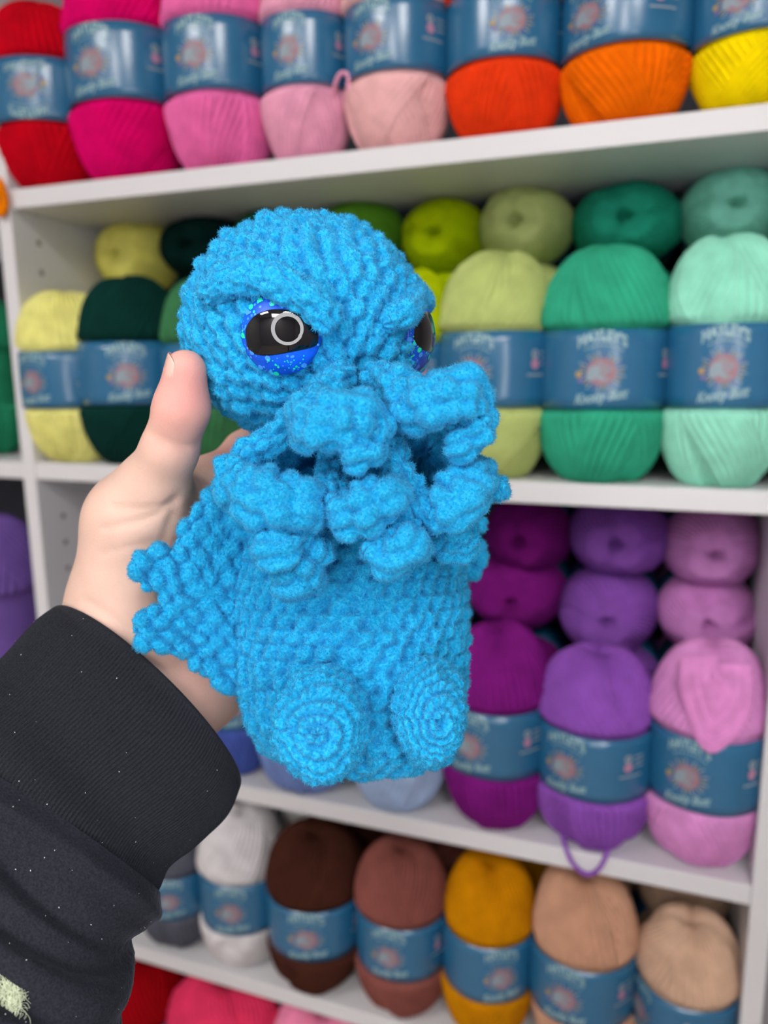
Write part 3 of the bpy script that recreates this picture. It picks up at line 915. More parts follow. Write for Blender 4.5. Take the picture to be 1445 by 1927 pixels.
# --- wings: pillow-like flat pieces, built as fans from a centre to a scalloped outline
def wing(name, outline, centre, dep_fn, thick, seed, rot):
    o = np.array(outline, float)
    oc = np.vstack([o, o[:1]])
    pts = []
    Q = np.vstack([o[-1:], o, o[:2]])
    for i in range(1, len(o) + 1):
        p0, p1, p2, p3 = Q[i - 1], Q[i], Q[i + 1], Q[i + 2]
        for t in np.linspace(0, 1, 14, endpoint=False):
            pts.append(0.5 * (2 * p1 + (p2 - p0) * t + (2 * p0 - 5 * p1 + 4 * p2 - p3) * t * t + (3 * p1 - p0 - 3 * p2 + p3) * t ** 3))
    pts = np.array(pts)
    s = np.concatenate([[0], np.cumsum(np.linalg.norm(np.diff(np.vstack([pts, pts[:1]]), axis=0), axis=1))])
    nu = 420
    u = np.linspace(0, s[-1], nu, endpoint=False); pp = np.vstack([pts, pts[:1]])
    ring = np.stack([np.interp(u, s, pp[:, k]) for k in range(2)], 1)
    c = np.array(centre, float)
    b = np.linspace(0.03, PI - 0.03, 120)
    rho = np.sin(b) ** 0.75; zz = np.sign(np.cos(b)) * np.abs(np.cos(b)) ** 0.45
    px = c[0] + rho[:, None] * (ring[:, 0] - c[0])[None]; py = c[1] + rho[:, None] * (ring[:, 1] - c[1])[None]
    dep = dep_fn(px, py)
    G = W(px, py, dep) - (zz[:, None, None] * thick) * CF
    cr_, sr_ = math.cos(rot), math.sin(rot)
    wq = W(px, py, dep)
    a = (cr_ * px + sr_ * py) / 34.0 + 0.45 * vnoise(wq, 0.012, seed + 8); bb = (-sr_ * px + cr_ * py) / 31.0 + 0.45 * vnoise(wq, 0.012, seed + 9)
    row = bb - bb.min(); H = stitch(row, (a - a.min()) / 100.0, [100] * (int(row.max()) + 2), seed, 0.3, 'pop')
    H = soft_grid(H, 1)
    n = grid_normals(G); cc = G.mean((0, 1)); flip = float(((G - cc) * n).sum()) < 0
    return plush_obj(name, G, disp=0.0038 * (H - 0.42), seed=seed, flip=flip)
wing('wing', [(446, 868), (414, 892), (388, 930), (362, 972), (338, 1004), (332, 1034), (308, 1026), (276, 1036), (260, 1068), (270, 1098), (298, 1116), (302, 1140), (274, 1148), (256, 1178), (264, 1210), (298, 1216), (330, 1226), (366, 1254), (404, 1280), (440, 1300), (470, 1296), (486, 1200), (486, 1080), (486, 960), (478, 890)],
     (400, 1110), lambda x, y: 0.322 - 0.018 * np.clip((450 - x) / 180, -0.3, 1.1), 0.0052, 41, 1.0)
wing('wing', [(812, 930), (868, 948), (902, 968), (912, 990), (904, 1016), (914, 1044), (912, 1070), (890, 1090), (868, 1108), (850, 1140), (800, 1150), (770, 1040)],
     (838, 1040), lambda x, y: 0.352 - 0.0 * x, 0.005, 42, -1.0)

# --- brows and eyes
def eye(px, py, n, r, label_side):
    """domed glossy eye: a glittery blue cap with a black bean-shaped pupil"""
    c, n0 = head_at(px, py, 0.0) if n is None else (n[0], n[1])
    nn = n0 if n is None else n[1]
    t = empty('eye', np.zeros(3)); t.parent = toy
    c = c + nn * 0.0005
    h = 0.0062; Rr = (r * r + h * h) / (2 * h); cs = c + nn * (h - Rr)
    e1 = np.cross(CU, nn); e1 /= np.linalg.norm(e1)      # to the right seen from outside
    e2 = np.cross(nn, e1)
    am = math.asin(r / Rr)
    def on(x, y, lift=0.0):
        # x, y in units of r across the eye -> point on the dome
        x = np.asarray(x, float); y = np.asarray(y, float)
        q = np.hypot(x, y); al = q * am; dirx = np.where(q > 1e-9, x / np.maximum(q, 1e-9), 0); diry = np.where(q > 1e-9, y / np.maximum(q, 1e-9), 0)
        return cs + (Rr + lift) * (np.cos(al)[..., None] * nn + (np.sin(al) * dirx)[..., None] * e1 + (np.sin(al) * diry)[..., None] * e2)
    def disc(name, fx, rings, mat, lift, segs=96, skirt=0.0):
        a = np.linspace(0, 2 * PI, segs, endpoint=False)
        V = [on(*fx(0, np.zeros(1)), lift)[0]]
        for k in range(1, rings + 1):
            x, y = fx(k / rings, a)
            lf_ = lift - (0.0001 if k == rings else 0)
            V += list(on(x, y, lf_))
        if skirt:
            x, y = fx(1.0, a); V += list(on(x, y, lift) - nn * skirt); rings += 1
        V = np.array(V)
        f = [(0, 1 + i, 1 + (i + 1) % segs) for i in range(segs)]
        for k in range(rings - 1):
            for i in range(segs):
                p = 1 + k * segs + i; q = 1 + k * segs + (i + 1) % segs
                f.append((p, p + segs, q + segs, q))
        return obj(name, mesh(name, V - np.array(toy.location), f), mat, t)
    disc('iris', lambda k, a: (k * np.cos(a), k * np.sin(a)), 14, M['iris'], 0.0, skirt=0.003)
    # bean-shaped pupil: rounded top, shallow wavy flat bottom
    def pup(k, a):
        x = 0.875 * np.cos(a); y = np.sin(a)
        yy = np.where(y > 0, 0.57 * y, 0.43 * np.sign(y) * np.abs(y) ** 0.35)
        yy = yy * np.where(y > 0, 1 - 0.05 * np.cos(a), 1) + np.where(y < 0, 0.06 * np.sin(2.6 * x + 0.4), 0)
        return k * x + 0.07, k * yy + 0.0
    disc('pupil', pup, 16, M['pupil'], 0.00025)
    rs = np.random.default_rng(5 + label_side)
    kinds = [('green_glitter', M['glit_g'], 46), ('blue_glitter', M['glit_b'], 70)]
    for nm, mat, cnt in kinds:
        V, Fc = [], []
        while len(Fc) < cnt * 5:
            q = math.sqrt(rs.random()) * 0.96; a0 = rs.uniform(0, 2 * PI)
            x0, y0 = q * math.cos(a0), q * math.sin(a0)
            if (x0 - 0.08) ** 2 / 0.83 + (y0 / 0.60) ** 2 < 1 and y0 > -0.46: continue
            s0 = rs.choice([0.02, 0.034, 0.075], p=[0.45, 0.35, 0.2])
            k0 = len(V); ro = rs.uniform(0, 1)
            px_ = [x0 + s0 * math.cos(ro + 2 * PI * j / 6) for j in range(6)]; py_ = [y0 + s0 * math.sin(ro + 2 * PI * j / 6) for j in range(6)]
            V += list(on(px_, py_, 0.00022)); V.append(on([x0], [y0], 0.00024)[0])
            Fc += [(k0 + 6, k0 + j, k0 + (j + 1) % 6) for j in range(6)]
        obj(nm, mesh(nm, np.array(V) - np.array(toy.location), Fc), mat, t)
    return t
M['iris'] = plain('blue_glitter_iris', S((18, 92, 226)), 0.35, 0.3, 160, spec=0.3)
M['pupil'] = plain('glossy_black_pupil', (0.004, 0.004, 0.005), 0.03, spec=0.5, coat=0.6)
M['glit_g'] = plain('green_glitter_flake', S((24, 232, 176)), 0.4, spec=0.5)
M['glit_b'] = plain('light_blue_glitter_flake', S((70, 160, 255)), 0.4, spec=0.5)
eye(528, 629, None, 0.0149, 0)
_n = 0.94 * CR - 0.06 * CU - 0.34 * CF; _n /= np.linalg.norm(_n)
_c = HC + 0.0470 * CR + (-0.0055) * CU - 0.0135 * CF
eye(0, 0, (_c, _n), 0.0149, 1)

def strip(name, pix, rad_px, lift, seed, flat=True):
    pts = [head_at(x, y, lift)[0] for x, y in pix]
    return tube_plush(name, pts, [PXM(r, 0.29) for r in rad_px], amp=0.0030, st=6, rowh=0.0062, seed=seed, nu=60, flat=None)
strip('brow', [(396, 568), (436, 541), (488, 530), (540, 546), (584, 576), (622, 618)], [16, 24, 27, 27, 26, 20], 0.0042, 51)
_b0, _b1, _b2, _b3 = head_at(716, 612, 0.001)[0], head_at(752, 588, 0.003)[0], HC + 0.0448 * CR + 0.0085 * CU - 0.017 * CF, HC + 0.0500 * CR + 0.0105 * CU - 0.002 * CF
tube_plush('brow', [_b0, _b1, _b2, _b3], [PXM(r, 0.30) for r in (16, 23, 25, 24)], amp=0.0020, st=6, rowh=0.0058, seed=52, nu=60)

# --- tentacles: straps from the mouth that curl up into knobbly ends (pixel x, pixel y, camera depth, radius in pixels)
TENT = [
    [(655, 700, .287, 28), (612, 738, .277, 33), (580, 786, .268, 48), (622, 796, .262, 56), (668, 790, .262, 55), (700, 800, .264, 38), (694, 838, .264, 32), (668, 856, .262, 40), (650, 862, .264, 38)],
    [(700, 700, .287, 26), (745, 728, .276, 34), (784, 768, .268, 48), (830, 752, .263, 54), (872, 740, .264, 52), (892, 762, .268, 40), (898, 800, .270, 34), (868, 832, .268, 40), (846, 838, .270, 36)],
    [(604, 740, .283, 28), (548, 800, .283, 29), (492, 845, .282, 31), (456, 872, .280, 34), (450, 915, .276, 46), (495, 936, .270, 57), (550, 952, .269, 55), (578, 960, .272, 40), (562, 1000, .275, 28), (522, 1032, .270, 44), (490, 1034, .272, 41)],
    [(575, 985, .284, 26), (586, 1020, .282, 34), (570, 1064, .280, 50), (548, 1086, .279, 52), (530, 1080, .281, 44)],
    [(650, 760, .290, 26), (632, 850, .288, 27), (622, 910, .280, 30), (642, 964, .270, 40), (678, 960, .266, 50), (714, 940, .267, 50), (734, 934, .270, 40), (752, 978, .275, 28), (762, 1018, .270, 44), (732, 1040, .270, 43), (702, 1014, .273, 34)],
    [(716, 770, .288, 26), (742, 860, .279, 27), (785, 940, .275, 28), (818, 964, .275, 37), (860, 946, .272, 52), (886, 906, .276, 45), (906, 908, .284, 29), (936, 926, .286, 25), (940, 942, .287, 22)],
    [(735, 770, .294, 28), (780, 806, .300, 40), (838, 836, .300, 40), (852, 930, .296, 34), (852, 1000, .290, 40), (862, 1020, .288, 41), (826, 1020, .287, 36)],
    [(600, 740, .294, 26), (540, 850, .297, 32), (474, 870, .301, 33), (450, 882, .303, 32)],
]
for q, rows_ in enumerate(TENT):
    tube_plush('tentacle', [W(x, y, d) for x, y, d, r in rows_], [PXM(r * 0.89, d) for x, y, d, r in rows_], amp=0.0040, st=(7 if q != 7 else 5), rowh=0.0064, seed=61 + q, nu=84, sub=8, mode='pop')

# ------------------------------------------------------------------ hand and sleeve
def surface_nets(val, origin, h):
    """numpy surface nets; val < 0 inside"""
    nx, ny, nz = val.shape
    ins = val < 0
    cnt = np.zeros((nx - 1, ny - 1, nz - 1), np.float32); acc = np.zeros((nx - 1, ny - 1, nz - 1, 3), np.float32)
    base = np.stack(np.meshgrid(np.arange(nx - 1), np.arange(ny - 1), np.arange(nz - 1), indexing='ij'), -1).astype(np.float32)
    sl = lambda o: tuple(slice(o[k], val.shape[k] - 1 + o[k]) for k in range(3))
    corners = [(i, j, k) for i in (0, 1) for j in (0, 1) for k in (0, 1)]
    for a in corners:
        for ax in range(3):
            if a[ax] == 1: continue
            b = list(a); b[ax] = 1
            va, vb = val[sl(a)], val[sl(tuple(b))]
            cross = (va < 0) != (vb < 0)
            t = np.where(cross, va / np.where(cross, va - vb, 1), 0)
            off = np.zeros((*va.shape, 3), np.float32)
            off[..., 0] = a[0]; off[..., 1] = a[1]; off[..., 2] = a[2]; off[..., ax] += t
            acc += np.where(cross[..., None], off, 0); cnt += cross
    active = cnt > 0
    idm = -np.ones(active.shape, np.int64); idm[active] = np.arange(active.sum())
    V = (base[active] + acc[active] / cnt[active][:, None]) * h + origin
    faces = []
    for ax in range(3):
        a = [slice(1, -1)] * 3; b = [slice(1, -1)] * 3
        a[ax] = slice(0, -1); b[ax] = slice(1, None)
        va = ins[tuple(a)]; vb = ins[tuple(b)]
        cr = va != vb
        I = np.argwhere(cr)
        I = I + np.array([0 if k == ax else 1 for k in range(3)])
        o1, o2 = [k for k in range(3) if k != ax]
        def cell(d1, d2):
            J = I.copy(); J[:, o1] -= d1; J[:, o2] -= d2
            return idm[J[:, 0], J[:, 1], J[:, 2]]
        q = np.stack([cell(1, 1), cell(0, 1), cell(0, 0), cell(1, 0)], -1)
        s = va[cr]
        if ax == 1: s = ~s
        q[~s] = q[~s][:, ::-1]
        faces.append(q)
    return V, np.concatenate(faces)

def sd_cone(p, a, b, ra, rb):
    ab = b - a; t = np.clip(((p - a) @ ab) / (ab @ ab), 0, 1)
    return np.linalg.norm(p - a - t[..., None] * ab, axis=-1) - (ra + (rb - ra) * t)

def smin(a, b, k):
    h = np.clip(0.5 + 0.5 * (b - a) / k, 0, 1)
    return b + (a - b) * h - k * h * (1 - h)

def smooth_mesh(V, Q, it):
    E = np.concatenate([Q[:, [0, 1]], Q[:, [1, 2]], Q[:, [2, 3]], Q[:, [3, 0]]])
    E = np.concatenate([E, E[:, ::-1]])
    deg = np.bincount(E[:, 0], minlength=len(V)).astype(float)
    for k in range(it):
        lam = 0.55 if k % 2 == 0 else -0.45
        s = np.stack([np.bincount(E[:, 0], V[E[:, 1], i], minlength=len(V)) for i in range(3)], 1) / np.maximum(deg, 1)[:, None]
        V = V + lam * (s - V)
    return V

def vert_normals(V, Q):
    n = np.cross(V[Q[:, 2]] - V[Q[:, 0]], V[Q[:, 3]] - V[Q[:, 1]])
    N = np.stack([sum(np.bincount(Q[:, j], n[:, i], minlength=len(V)) for j in range(4)) for i in range(3)], 1)
    return N / (np.linalg.norm(N, axis=1, keepdims=True) + 1e-15)

def skin_material():
    mt, nt, b = new_mat('skin')
    at = nt.nodes.new('ShaderNodeAttribute'); at.attribute_name = 'flush'
    tc = nt.nodes.new('ShaderNodeTexCoord')
    n = nt.nodes.new('ShaderNodeTexNoise'); n.inputs['Scale'].default_value = 60; n.inputs['Detail'].default_value = 6
    nt.links.new(tc.outputs['Object'], n.inputs['Vector'])
    mix = nt.nodes.new('ShaderNodeMix'); mix.data_type = 'RGBA'
    mix.inputs[6].default_value = (*S((222, 185, 167)), 1); mix.inputs[7].default_value = (*S((222, 156, 146)), 1)
    nt.links.new(at.outputs['Fac'], mix.inputs['Factor'])
    mr = nt.nodes.new('ShaderNodeMapRange'); mr.inputs['From Min'].default_value = 0.3; mr.inputs['From Max'].default_value = 0.7
    mr.inputs['To Min'].default_value = 0.93; mr.inputs['To Max'].default_value = 1.05
    nt.links.new(n.outputs['Fac'], mr.inputs['Value'])
    mx = nt.nodes.new('ShaderNodeMix'); mx.data_type = 'RGBA'; mx.blend_type = 'MULTIPLY'; mx.inputs['Factor'].default_value = 1
    nt.links.new(mix.outputs[2], mx.inputs[6]); nt.links.new(mr.outputs['Result'], mx.inputs[7])
    nt.links.new(mx.outputs[2], b.inputs['Base Color'])
    b.inputs['Roughness'].default_value = 0.5; b.inputs['Specular IOR Level'].default_value = 0.35
    b.inputs['Subsurface Weight'].default_value = 0.25; b.inputs['Subsurface Radius'].default_value = (1.0, 0.35, 0.2); b.inputs['Subsurface Scale'].default_value = 0.003
    n2 = nt.nodes.new('ShaderNodeTexVoronoi'); n2.inputs['Scale'].default_value = 900
    nt.links.new(tc.outputs['Object'], n2.inputs['Vector'])
    bp = nt.nodes.new('ShaderNodeBump'); bp.inputs['Strength'].default_value = 0.18; bp.inputs['Distance'].default_value = 0.0004
    nt.links.new(n2.outputs['Distance'], bp.inputs['Height']); nt.links.new(bp.outputs['Normal'], b.inputs['Normal'])
    return mt
M['skin'] = skin_material()
M['nail'] = plain('fingernail', S((226, 178, 164)), 0.25, spec=0.5, coat=0.3)

sleeve_base = W(150, 1900, 0.25)
person = empty('person', sleeve_base)
tag(person, 'bare left hand in a black sweatshirt sleeve holding up the blue toy', 'person')

def hand():
    # joints: pixel x, pixel y, camera depth, radius in metres
    J = {k: (W(x, y, d), r) for k, (x, y, d, r) in {
        'fore': (40, 1500, 0.318, 0.029), 'wrist0': (180, 1330, 0.336, 0.0245), 'wrist1': (262, 1240, 0.350, 0.0240), 'wristu': (330, 1290, 0.350, 0.0210), 'wristr': (222, 1200, 0.344, 0.0190),
        'th0': (226, 1130, 0.346, 0.0190), 'th1': (262, 985, 0.338, 0.0186), 'th1b': (288, 920, 0.328, 0.0150), 'th2': (320, 845, 0.314, 0.0113), 'th3': (342, 768, 0.305, 0.0108), 'th4': (349, 698, 0.300, 0.0084),
        'pi': (400, 935, 0.366, 0.0150), 'pm': (450, 1040, 0.372, 0.0135), 'pr': (450, 1130, 0.372, 0.0135), 'pp': (430, 1215, 0.366, 0.0135), 'hyp': (376, 1268, 0.352, 0.0190),
        'i1': (462, 852, 0.386, 0.0112), 'i2': (540, 790, 0.396, 0.0086), 'i3': (600, 755, 0.394, 0.0074),
        'm0': (500, 985, 0.386, 0.0112), 'm1': (610, 945, 0.400, 0.0098), 'm2': (710, 925, 0.398, 0.0086), 'm3': (775, 925, 0.392, 0.0074),
        'r0': (500, 1090, 0.388, 0.0108), 'r1': (620, 1065, 0.402, 0.0094), 'r2': (715, 1060, 0.400, 0.0084), 'r3': (780, 1065, 0.394, 0.0072),
        'p0': (480, 1205, 0.380, 0.0098), 'p1': (580, 1200, 0.394, 0.0082), 'p2': (660, 1205, 0.392, 0.0074), 'p3': (715, 1215, 0.388, 0.0064)}.items()}
    bones = [('fore', 'wrist0', .010), ('wrist0', 'wrist1', .010), ('wrist0', 'wristu', .012), ('wrist0', 'wristr', .012),
             ('wrist1', 'pi', .016), ('wrist1', 'pm', .016), ('wristu', 'pr', .016), ('wristu', 'pp', .016), ('wristu', 'hyp', .014), ('hyp', 'pp', .014), ('pi', 'pm', .012), ('pm', 'pr', .012), ('pr', 'pp', .012),
             ('wristr', 'th0', .014), ('th0', 'th1', .012), ('wrist1', 'th1', .018), ('th1', 'pi', .014), ('th1', 'th1b', .008), ('th1b', 'th2', .006), ('th2', 'th3', .004), ('th3', 'th4', .004),
             ('pi', 'i1', .007), ('i1', 'i2', .003), ('i2', 'i3', .003), ('pm', 'm0', .007), ('m0', 'm1', .003), ('m1', 'm2', .003), ('m2', 'm3', .003),
             ('pr', 'r0', .007), ('r0', 'r1', .003), ('r1', 'r2', .003), ('r2', 'r3', .003), ('pp', 'p0', .007), ('p0', 'p1', .003), ('p1', 'p2', .003), ('p2', 'p3', .003)]
    allp = np.array([p for p, r in J.values()])
    lo = allp.min(0) - 0.036; hi = allp.max(0) + 0.036
    h = 0.0017
    N = np.ceil((hi - lo) / h).astype(int)
    g = np.stack(np.meshgrid(*[lo[k] + h * np.arange(N[k]) for k in range(3)], indexing='ij'), -1)
    d = np.full(g.shape[:3], 1.0)
    for a, b, k in bones:
        (pa, ra), (pb, rb) = J[a], J[b]
        # only evaluate near the bone
        l2 = np.minimum(pa, pb) - max(ra, rb) - 0.03; h2 = np.maximum(pa, pb) + max(ra, rb) + 0.03
        i0 = np.clip(((l2 - lo) / h).astype(int), 0, N); i1 = np.clip(((h2 - lo) / h).astype(int) + 1, 0, N)
        s = tuple(slice(i0[q], i1[q]) for q in range(3))
        d[s] = smin(d[s], sd_cone(g[s], pa, pb, ra, rb), k)
    V, Q = surface_nets(d, lo, h)
    V = smooth_mesh(V, Q, 8)
    n = vert_normals(V, Q)
    c = V.mean(0)
    if float(((V - c) * n).sum()) < 0:
        Q = Q[:, ::-1]; n = -n
    # screen-independent creases: pressed into the skin along 3D lines on the palm side
    dep = (V - CAM) @ CF; px = 722.5 + ((V - CAM) @ CR) / dep * F; py = 963.5 - ((V - CAM) @ CU) / dep * F
    facing = (n @ CF) < -0.1
    def crease(poly, depth, wd):
        nonlocal V
        poly = catmull(np.array(poly, float), 8)
        a, b = poly[:-1], poly[1:]
        best = np.full(len(V), 1e9)
        near = facing & (px > poly[:, 0].min() - 30) & (px < poly[:, 0].max() + 30) & (py > poly[:, 1].min() - 30) & (py < poly[:, 1].max() + 30)
        P = np.stack([px[near], py[near]], 1)
        bb = best[near]
        for p, q in zip(a, b):
            t = np.clip(((P - p) @ (q - p)) / ((q - p) @ (q - p) + 1e-9), 0, 1)
            bb = np.minimum(bb, np.linalg.norm(P - p - t[:, None] * (q - p), axis=1))
        best[near] = bb
        V = V - n * (depth * np.exp(-(best / wd) ** 2))[:, None]
    crease([(195, 995), (240, 985), (290, 970), (330, 945)], 0.0012, 7)
    crease([(215, 955), (260, 958), (310, 950), (332, 936)], 0.0010, 7)
    crease([(190, 1042), (240, 1030), (290, 1020)], 0.0006, 7)
    crease([(280, 812), (310, 828), (345, 838), (372, 836)], 0.0007, 6)
    crease([(285, 826), (315, 842), (350, 850)], 0.0005, 5)
    crease([(160, 1130), (200, 1155), (240, 1185), (280, 1215)], 0.0008, 8)
    crease([(330, 955), (300, 1050), (310, 1130), (340, 1200)], 0.0012, 10)
    me = mesh('hand', V - np.array(person.location), Q)
    fl = np.clip(1 - np.linalg.norm(V - W(352, 730, 0.295), axis=1) / 0.040, 0, 1) ** 1.3 * 1.25
    fl = np.maximum(fl, 0.8 * np.clip(1 - np.linalg.norm(V - W(372, 1240, 0.340), axis=1) / 0.03, 0, 1))
    fl = np.maximum(fl, 0.9 * np.clip(1 - np.linalg.norm(V - W(430, 880, 0.375), axis=1) / 0.03, 0, 1))
    at = me.attributes.new('flush', 'FLOAT', 'POINT'); at.data.foreach_set('value', np.clip(fl, 0, 1).astype(np.float32))
    ho = obj('hand', me, M['skin'], person)
    # nail of the thumb: a curved plate on the far left side of the tip
    pa, pb = J['th3'][0], J['th4'][0]
    ax = (pb - pa) / np.linalg.norm(pb - pa)
    out = -0.93 * CR - 0.22 * CF; out -= ax * (out @ ax); out /= np.linalg.norm(out); sd = np.cross(ax, out)
    nl, nw = 16, 14
    Vn = []
    for lift in (0.0007, 0.0001):
        for i in range(nl):
            t = i / (nl - 1)
            q = pb + ax * (-0.0105 + 0.0165 * t)
            rr = 0.0084 - 0.0018 * t * t
            half = 1.02 * (1 - 0.15 * (2 * t - 1) ** 4) * (min(1, 0.55 + 3 * t) if t < 0.15 else 1) * (1 if t < 0.8 else math.sqrt(max(0.05, 1 - ((t - 0.8) / 0.22) ** 2)))
            for j in range(nw):
                a = (j / (nw - 1) * 2 - 1) * half
                Vn.append(q + (rr + lift) * (math.cos(a) * out + math.sin(a) * sd))
    idx = np.arange(2 * nl * nw).reshape(2, nl, nw); fn = []
    for i in range(nl - 1):
        for j in range(nw - 1):
            fn.append((idx[0, i, j], idx[0, i, j + 1], idx[0, i + 1, j + 1], idx[0, i + 1, j])); fn.append((idx[1, i, j], idx[1, i + 1, j], idx[1, i + 1, j + 1], idx[1, i, j + 1]))
    edge = [(i, 0) for i in range(nl)] + [(nl - 1, j) for j in range(1, nw)] + [(i, nw - 1) for i in range(nl - 2, -1, -1)] + [(0, j) for j in range(nw - 2, 0, -1)]
    for (a, b), (c_, d_) in zip(edge, edge[1:] + edge[:1]): fn.append((idx[0, a, b], idx[0, c_, d_], idx[1, c_, d_], idx[1, a, b]))
    no = obj('thumbnail', mesh('thumbnail', np.array(Vn) - np.array(person.location), [tuple(int(x) for x in q) for q in fn]), M['nail'], ho)
    return ho
hand()

def cloth_material(name, rgb, scale):
    mt, nt, b = new_mat(name)
    tc = nt.nodes.new('ShaderNodeTexCoord')
    n = nt.nodes.new('ShaderNodeTexNoise'); n.inputs['Scale'].default_value = scale; n.inputs['Detail'].default_value = 4
    nt.links.new(tc.outputs['Object'], n.inputs['Vector'])
    cr = nt.nodes.new('ShaderNodeValToRGB')
    cr.color_ramp.elements[0].position = 0.3; cr.color_ramp.elements[0].color = (*[c * 0.7 for c in rgb], 1)
    cr.color_ramp.elements[1].position = 0.75; cr.color_ramp.elements[1].color = (*[c * 1.5 for c in rgb], 1)
    nt.links.new(n.outputs['Fac'], cr.inputs['Fac']); nt.links.new(cr.outputs['Color'], b.inputs['Base Color'])
    b.inputs['Roughness'].default_value = 0.95; b.inputs['Specular IOR Level'].default_value = 0.12
    b.inputs['Sheen Weight'].default_value = 0.22; b.inputs['Sheen Tint'].default_value = (0.55, 0.6, 0.75, 1); b.inputs['Sheen Roughness'].default_value = 0.35
    bp = nt.nodes.new('ShaderNodeBump'); bp.inputs['Strength'].default_value = 0.5; bp.inputs['Distance'].default_value = 0.0004
    nt.links.new(n.outputs['Fac'], bp.inputs['Height']); nt.links.new(bp.outputs['Normal'], b.inputs['Normal'])
    return mt
M['rib'] = cloth_material('black_rib_knit', (0.0185, 0.0200, 0.0245), 1500)
M['fleece'] = cloth_material('black_fleece_knit', (0.0180, 0.0195, 0.0255), 1200)
M['lint'] = plain('pale_lint', (0.6, 0.6, 0.62), 0.9)
M['thread'] = plain('pale_green_thread', S((222, 231, 198)), 0.8)

def sleeve():
    # stations: upper-left edge (pixel), lower-right edge (pixel), camera depth
    st = np.array([
        (98, 1150, 446, 1484, 0.334, 42), (58, 1180, 422, 1538, 0.329, 40), (10, 1224, 376, 1584, 0.324, 38), (-44, 1276, 336, 1620, 0.318, 36), (-100, 1336, 314, 1652, 0.311, 36), (-140, 1388, 300, 1682, 0.306, 36),
        (-180, 1452, 268, 1738, 0.300, 36), (-222, 1522, 246, 1790, 0.293, 36), (-270, 1610, 238, 1880, 0.283, 36), (-320, 1730, 236, 1985, 0.270, 36), (-370, 1870, 236, 2110, 0.256, 36)], float)
    S_ = catmull(st, 26)
    A = W(S_[:, 0], S_[:, 1], S_[:, 4]); B_ = W(S_[:, 2], S_[:, 3], S_[:, 4])
    C = (A + B_) / 2; r = np.linalg.norm(B_ - A, axis=1) / 2; X = (B_ - A) / (2 * r)[:, None]
    T = np.gradient(C, axis=0); T /= np.linalg.norm(T, axis=1, keepdims=True)
    al = np.radians(S_[:, 5])[:, None]
    ur = 0.70 * CR + 0.72 * CU
    Y = -np.cos(al) * CF + np.sin(al) * ur
    Y = Y - X * (X * Y).sum(1)[:, None]; Y /= np.linalg.norm(Y, axis=1, keepdims=True)
    s = np.concatenate([[0], np.cumsum(np.linalg.norm(np.diff(C, axis=0), axis=1))])
    iseam = 5 * 26
    seam = s[iseam]
    def part(name, i0, i1, nu, mat, ribs, inner):
        k = np.arange(i0, i1)
        a = np.linspace(0, 2 * PI, nu, endpoint=False)
        asp = 0.56
        K, Aa = np.meshgrid(k, a, indexing='ij')
        rr = r[K]
        P = C[K] + (rr * np.cos(Aa))[..., None] * X[K] + (asp * rr * np.sin(Aa))[..., None] * Y[K]
        nrm = grid_normals(P)
        if ((P - C[K]) * nrm).sum() < 0: nrm = -nrm
        sk = s[K]
        if ribs:
            d = 0.00034 * np.sin(ribs * Aa) * np.clip(sk / 0.006, 0, 1) + 0.0012 * np.sin(3 * Aa + 1.0 + 30 * sk) * np.clip((sk - 0.02) / 0.03, 0, 1)
            d += 0.0006 * np.exp(-((sk - 0.0) / 0.012) ** 2) - 0.0010 * np.exp(-((seam - sk) / 0.005) ** 2)
            # a shallow lengthways fold across the cuff
            d -= 0.0034 * np.exp(-(((sk - 0.036) - 0.012 * np.cos(Aa - 0.6)) / 0.011) ** 2) * (0.5 + 0.5 * np.cos(Aa - 1.2))
        else:
            q = sk - seam
            d = 0.0030 * (1 - np.exp(-q / 0.010)) - 0.0006 * np.exp(-(q / 0.004) ** 2)
            d += 0.0030 * np.exp(-((q - 0.007) / 0.0040) ** 2)
            for f0, w0, am, an in ((0.010, 0.0045, 0.0045, 0.9), (0.023, 0.0045, 0.0050, 1.5), (0.040, 0.006, 0.0065, 1.1), (0.058, 0.006, 0.0060, 1.7), (0.078, 0.007, 0.006, 1.2)):
                d -= am * np.exp(-((q - f0 - 0.014 * np.cos(Aa - an) - 0.004 * np.sin(2 * Aa)) / w0) ** 2) * (0.55 + 0.45 * np.cos(Aa - 1.4))
            d += 0.0016 * vnoise(P, 0.02, 3) + 0.00018 * vnoise(P, 0.0012, 4)
        P = P + nrm * d[..., None]
        V = P.reshape(-1, 3); n0 = len(k)
        idx = np.arange(n0 * nu).reshape(n0, nu)
        Qs = [np.stack([idx[:-1], np.roll(idx, -1, 1)[:-1], np.roll(idx, -1, 1)[1:], idx[1:]], -1).reshape(-1, 4)]
        if inner:    # turned-in rim and lining
            cur = idx[0]
            for dr, kk, dk in ((0.0004, 0, -0.0008), (0.0016, 0, -0.0013), (0.0030, 0, -0.0008), (0.0038, 3, 0), (0.0040, 10, 0), (0.0042, 24, 0), (0.0045, 44, 0)):
                ring = P[kk] - nrm[kk] * dr + T[i0 + kk] * dk
                nid = len(V) + np.arange(nu); V = np.concatenate([V, ring])
                Qs.append(np.stack([nid, np.roll(nid, -1), np.roll(cur, -1), cur], -1)); cur = nid
        return obj(name, mesh(name, V - np.array(person.location), np.concatenate(Qs)), mat, person), P, nrm
    slv, Pc, Nc = part('sleeve_cuff', 0, iseam + 2, 1320, M['rib'], 220, True)
    sl2, Ps, Ns = part('sleeve', iseam, len(C), 420, M['fleece'], 0, False)
    tag(slv, 'ribbed black cuff'); tag(sl2, 'soft black sweatshirt sleeve')
    # lint caught on the cloth
    rs = np.random.default_rng(9)
    V, Fc = [], []
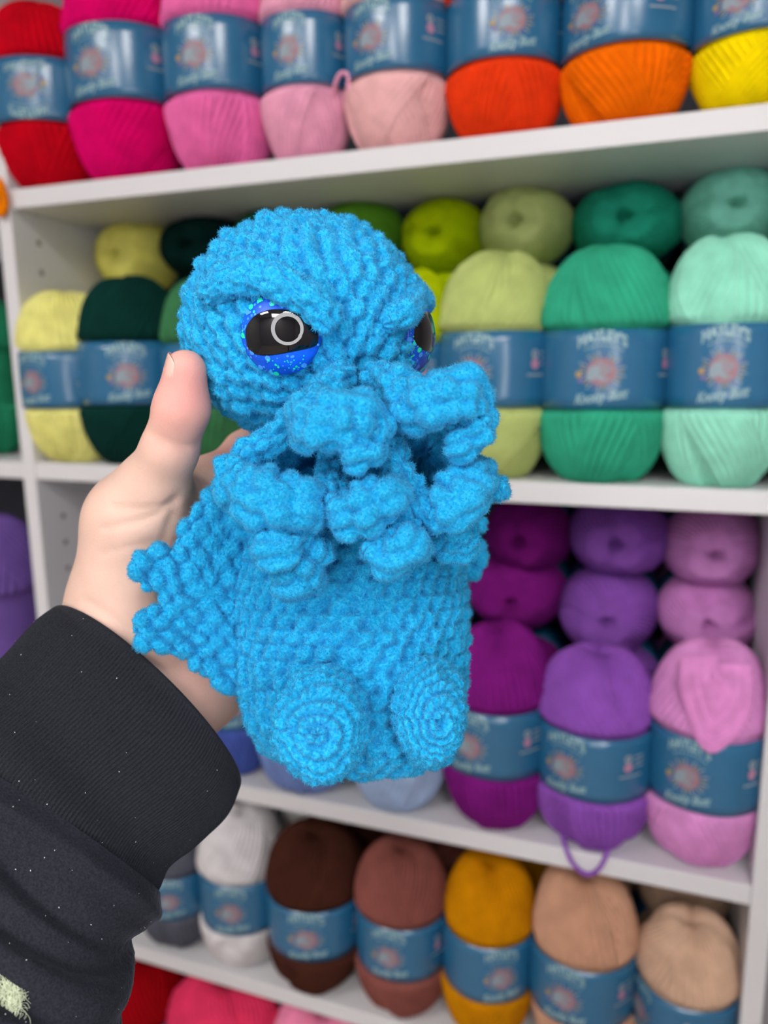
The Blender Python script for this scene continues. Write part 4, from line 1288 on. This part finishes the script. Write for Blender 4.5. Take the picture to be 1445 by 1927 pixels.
    for P, N, cnt in ((Pc, Nc, 60), (Ps, Ns, 130)):
        for _ in range(cnt):
            i = rs.integers(4, P.shape[0] - 2); j = rs.integers(0, P.shape[1])
            p = P[i, j] + N[i, j] * 0.0006; sz = rs.uniform(0.00008, 0.00022)
            k0 = len(V)
            e1 = np.cross(N[i, j], rs.normal(0, 1, 3)); e1 /= np.linalg.norm(e1); e2 = np.cross(N[i, j], e1)
            V += [p + e1 * sz * 1.6, p + e2 * sz, p - e1 * sz * 1.6, p - e2 * sz, p + N[i, j] * sz]
            Fc += [(k0, k0 + 1, k0 + 4), (k0 + 1, k0 + 2, k0 + 4), (k0 + 2, k0 + 3, k0 + 4), (k0 + 3, k0, k0 + 4)]
    o = obj('lint', mesh('lint', np.array(V) - np.array(person.location), Fc), M['lint'], person); tag(o, kind='stuff')
    # a tuft of pale green thread stuck to the sleeve near the lower left corner
    dep = (Ps - CAM) @ CF; px = 722.5 + ((Ps - CAM) @ CR) / dep * F; py = 963.5 - ((Ps - CAM) @ CU) / dep * F
    face = (Ns @ CF) < 0
    dd = np.where(face, np.hypot(px - 14, py - 1872), 1e9); i, j = np.unravel_index(dd.argmin(), dd.shape)
    c0, n0 = Ps[i, j], Ns[i, j]
    e1 = np.cross(n0, CU); e1 /= np.linalg.norm(e1); e2 = np.cross(n0, e1)
    tv, tf = [], []
    for q in range(240):
        a0 = rs.uniform(0, 2 * PI); l0 = rs.uniform(0.0015, 0.0058) * (1.5 if abs(math.sin(a0)) > 0.7 else 1)
        p0 = c0 + (e1 * rs.normal(0, 0.0014) + e2 * rs.normal(0, 0.0026))
        dr = math.cos(a0) * e1 + math.sin(a0) * e2; sdv = np.cross(n0, dr)
        pts = [p0 + n0 * 0.0006, p0 + dr * l0 * 0.4 + n0 * 0.0020 + sdv * rs.normal(0, 0.0012), p0 + dr * l0 * 0.75 + n0 * 0.0016 + sdv * rs.normal(0, 0.0016), p0 + dr * l0 + n0 * 0.0007 + sdv * rs.normal(0, 0.0016)]
        v, f = sweep(catmull(pts, 5), np.full(16, 0.00006), 4)
        tf.append(f + sum(len(x) for x in tv)); tv.append(v)
    o = obj('thread_tuft', mesh('thread_tuft', np.concatenate(tv) - np.array(person.location), np.concatenate(tf)), M['thread'], person)
    tag(o, 'frayed tuft of pale green thread')
sleeve()
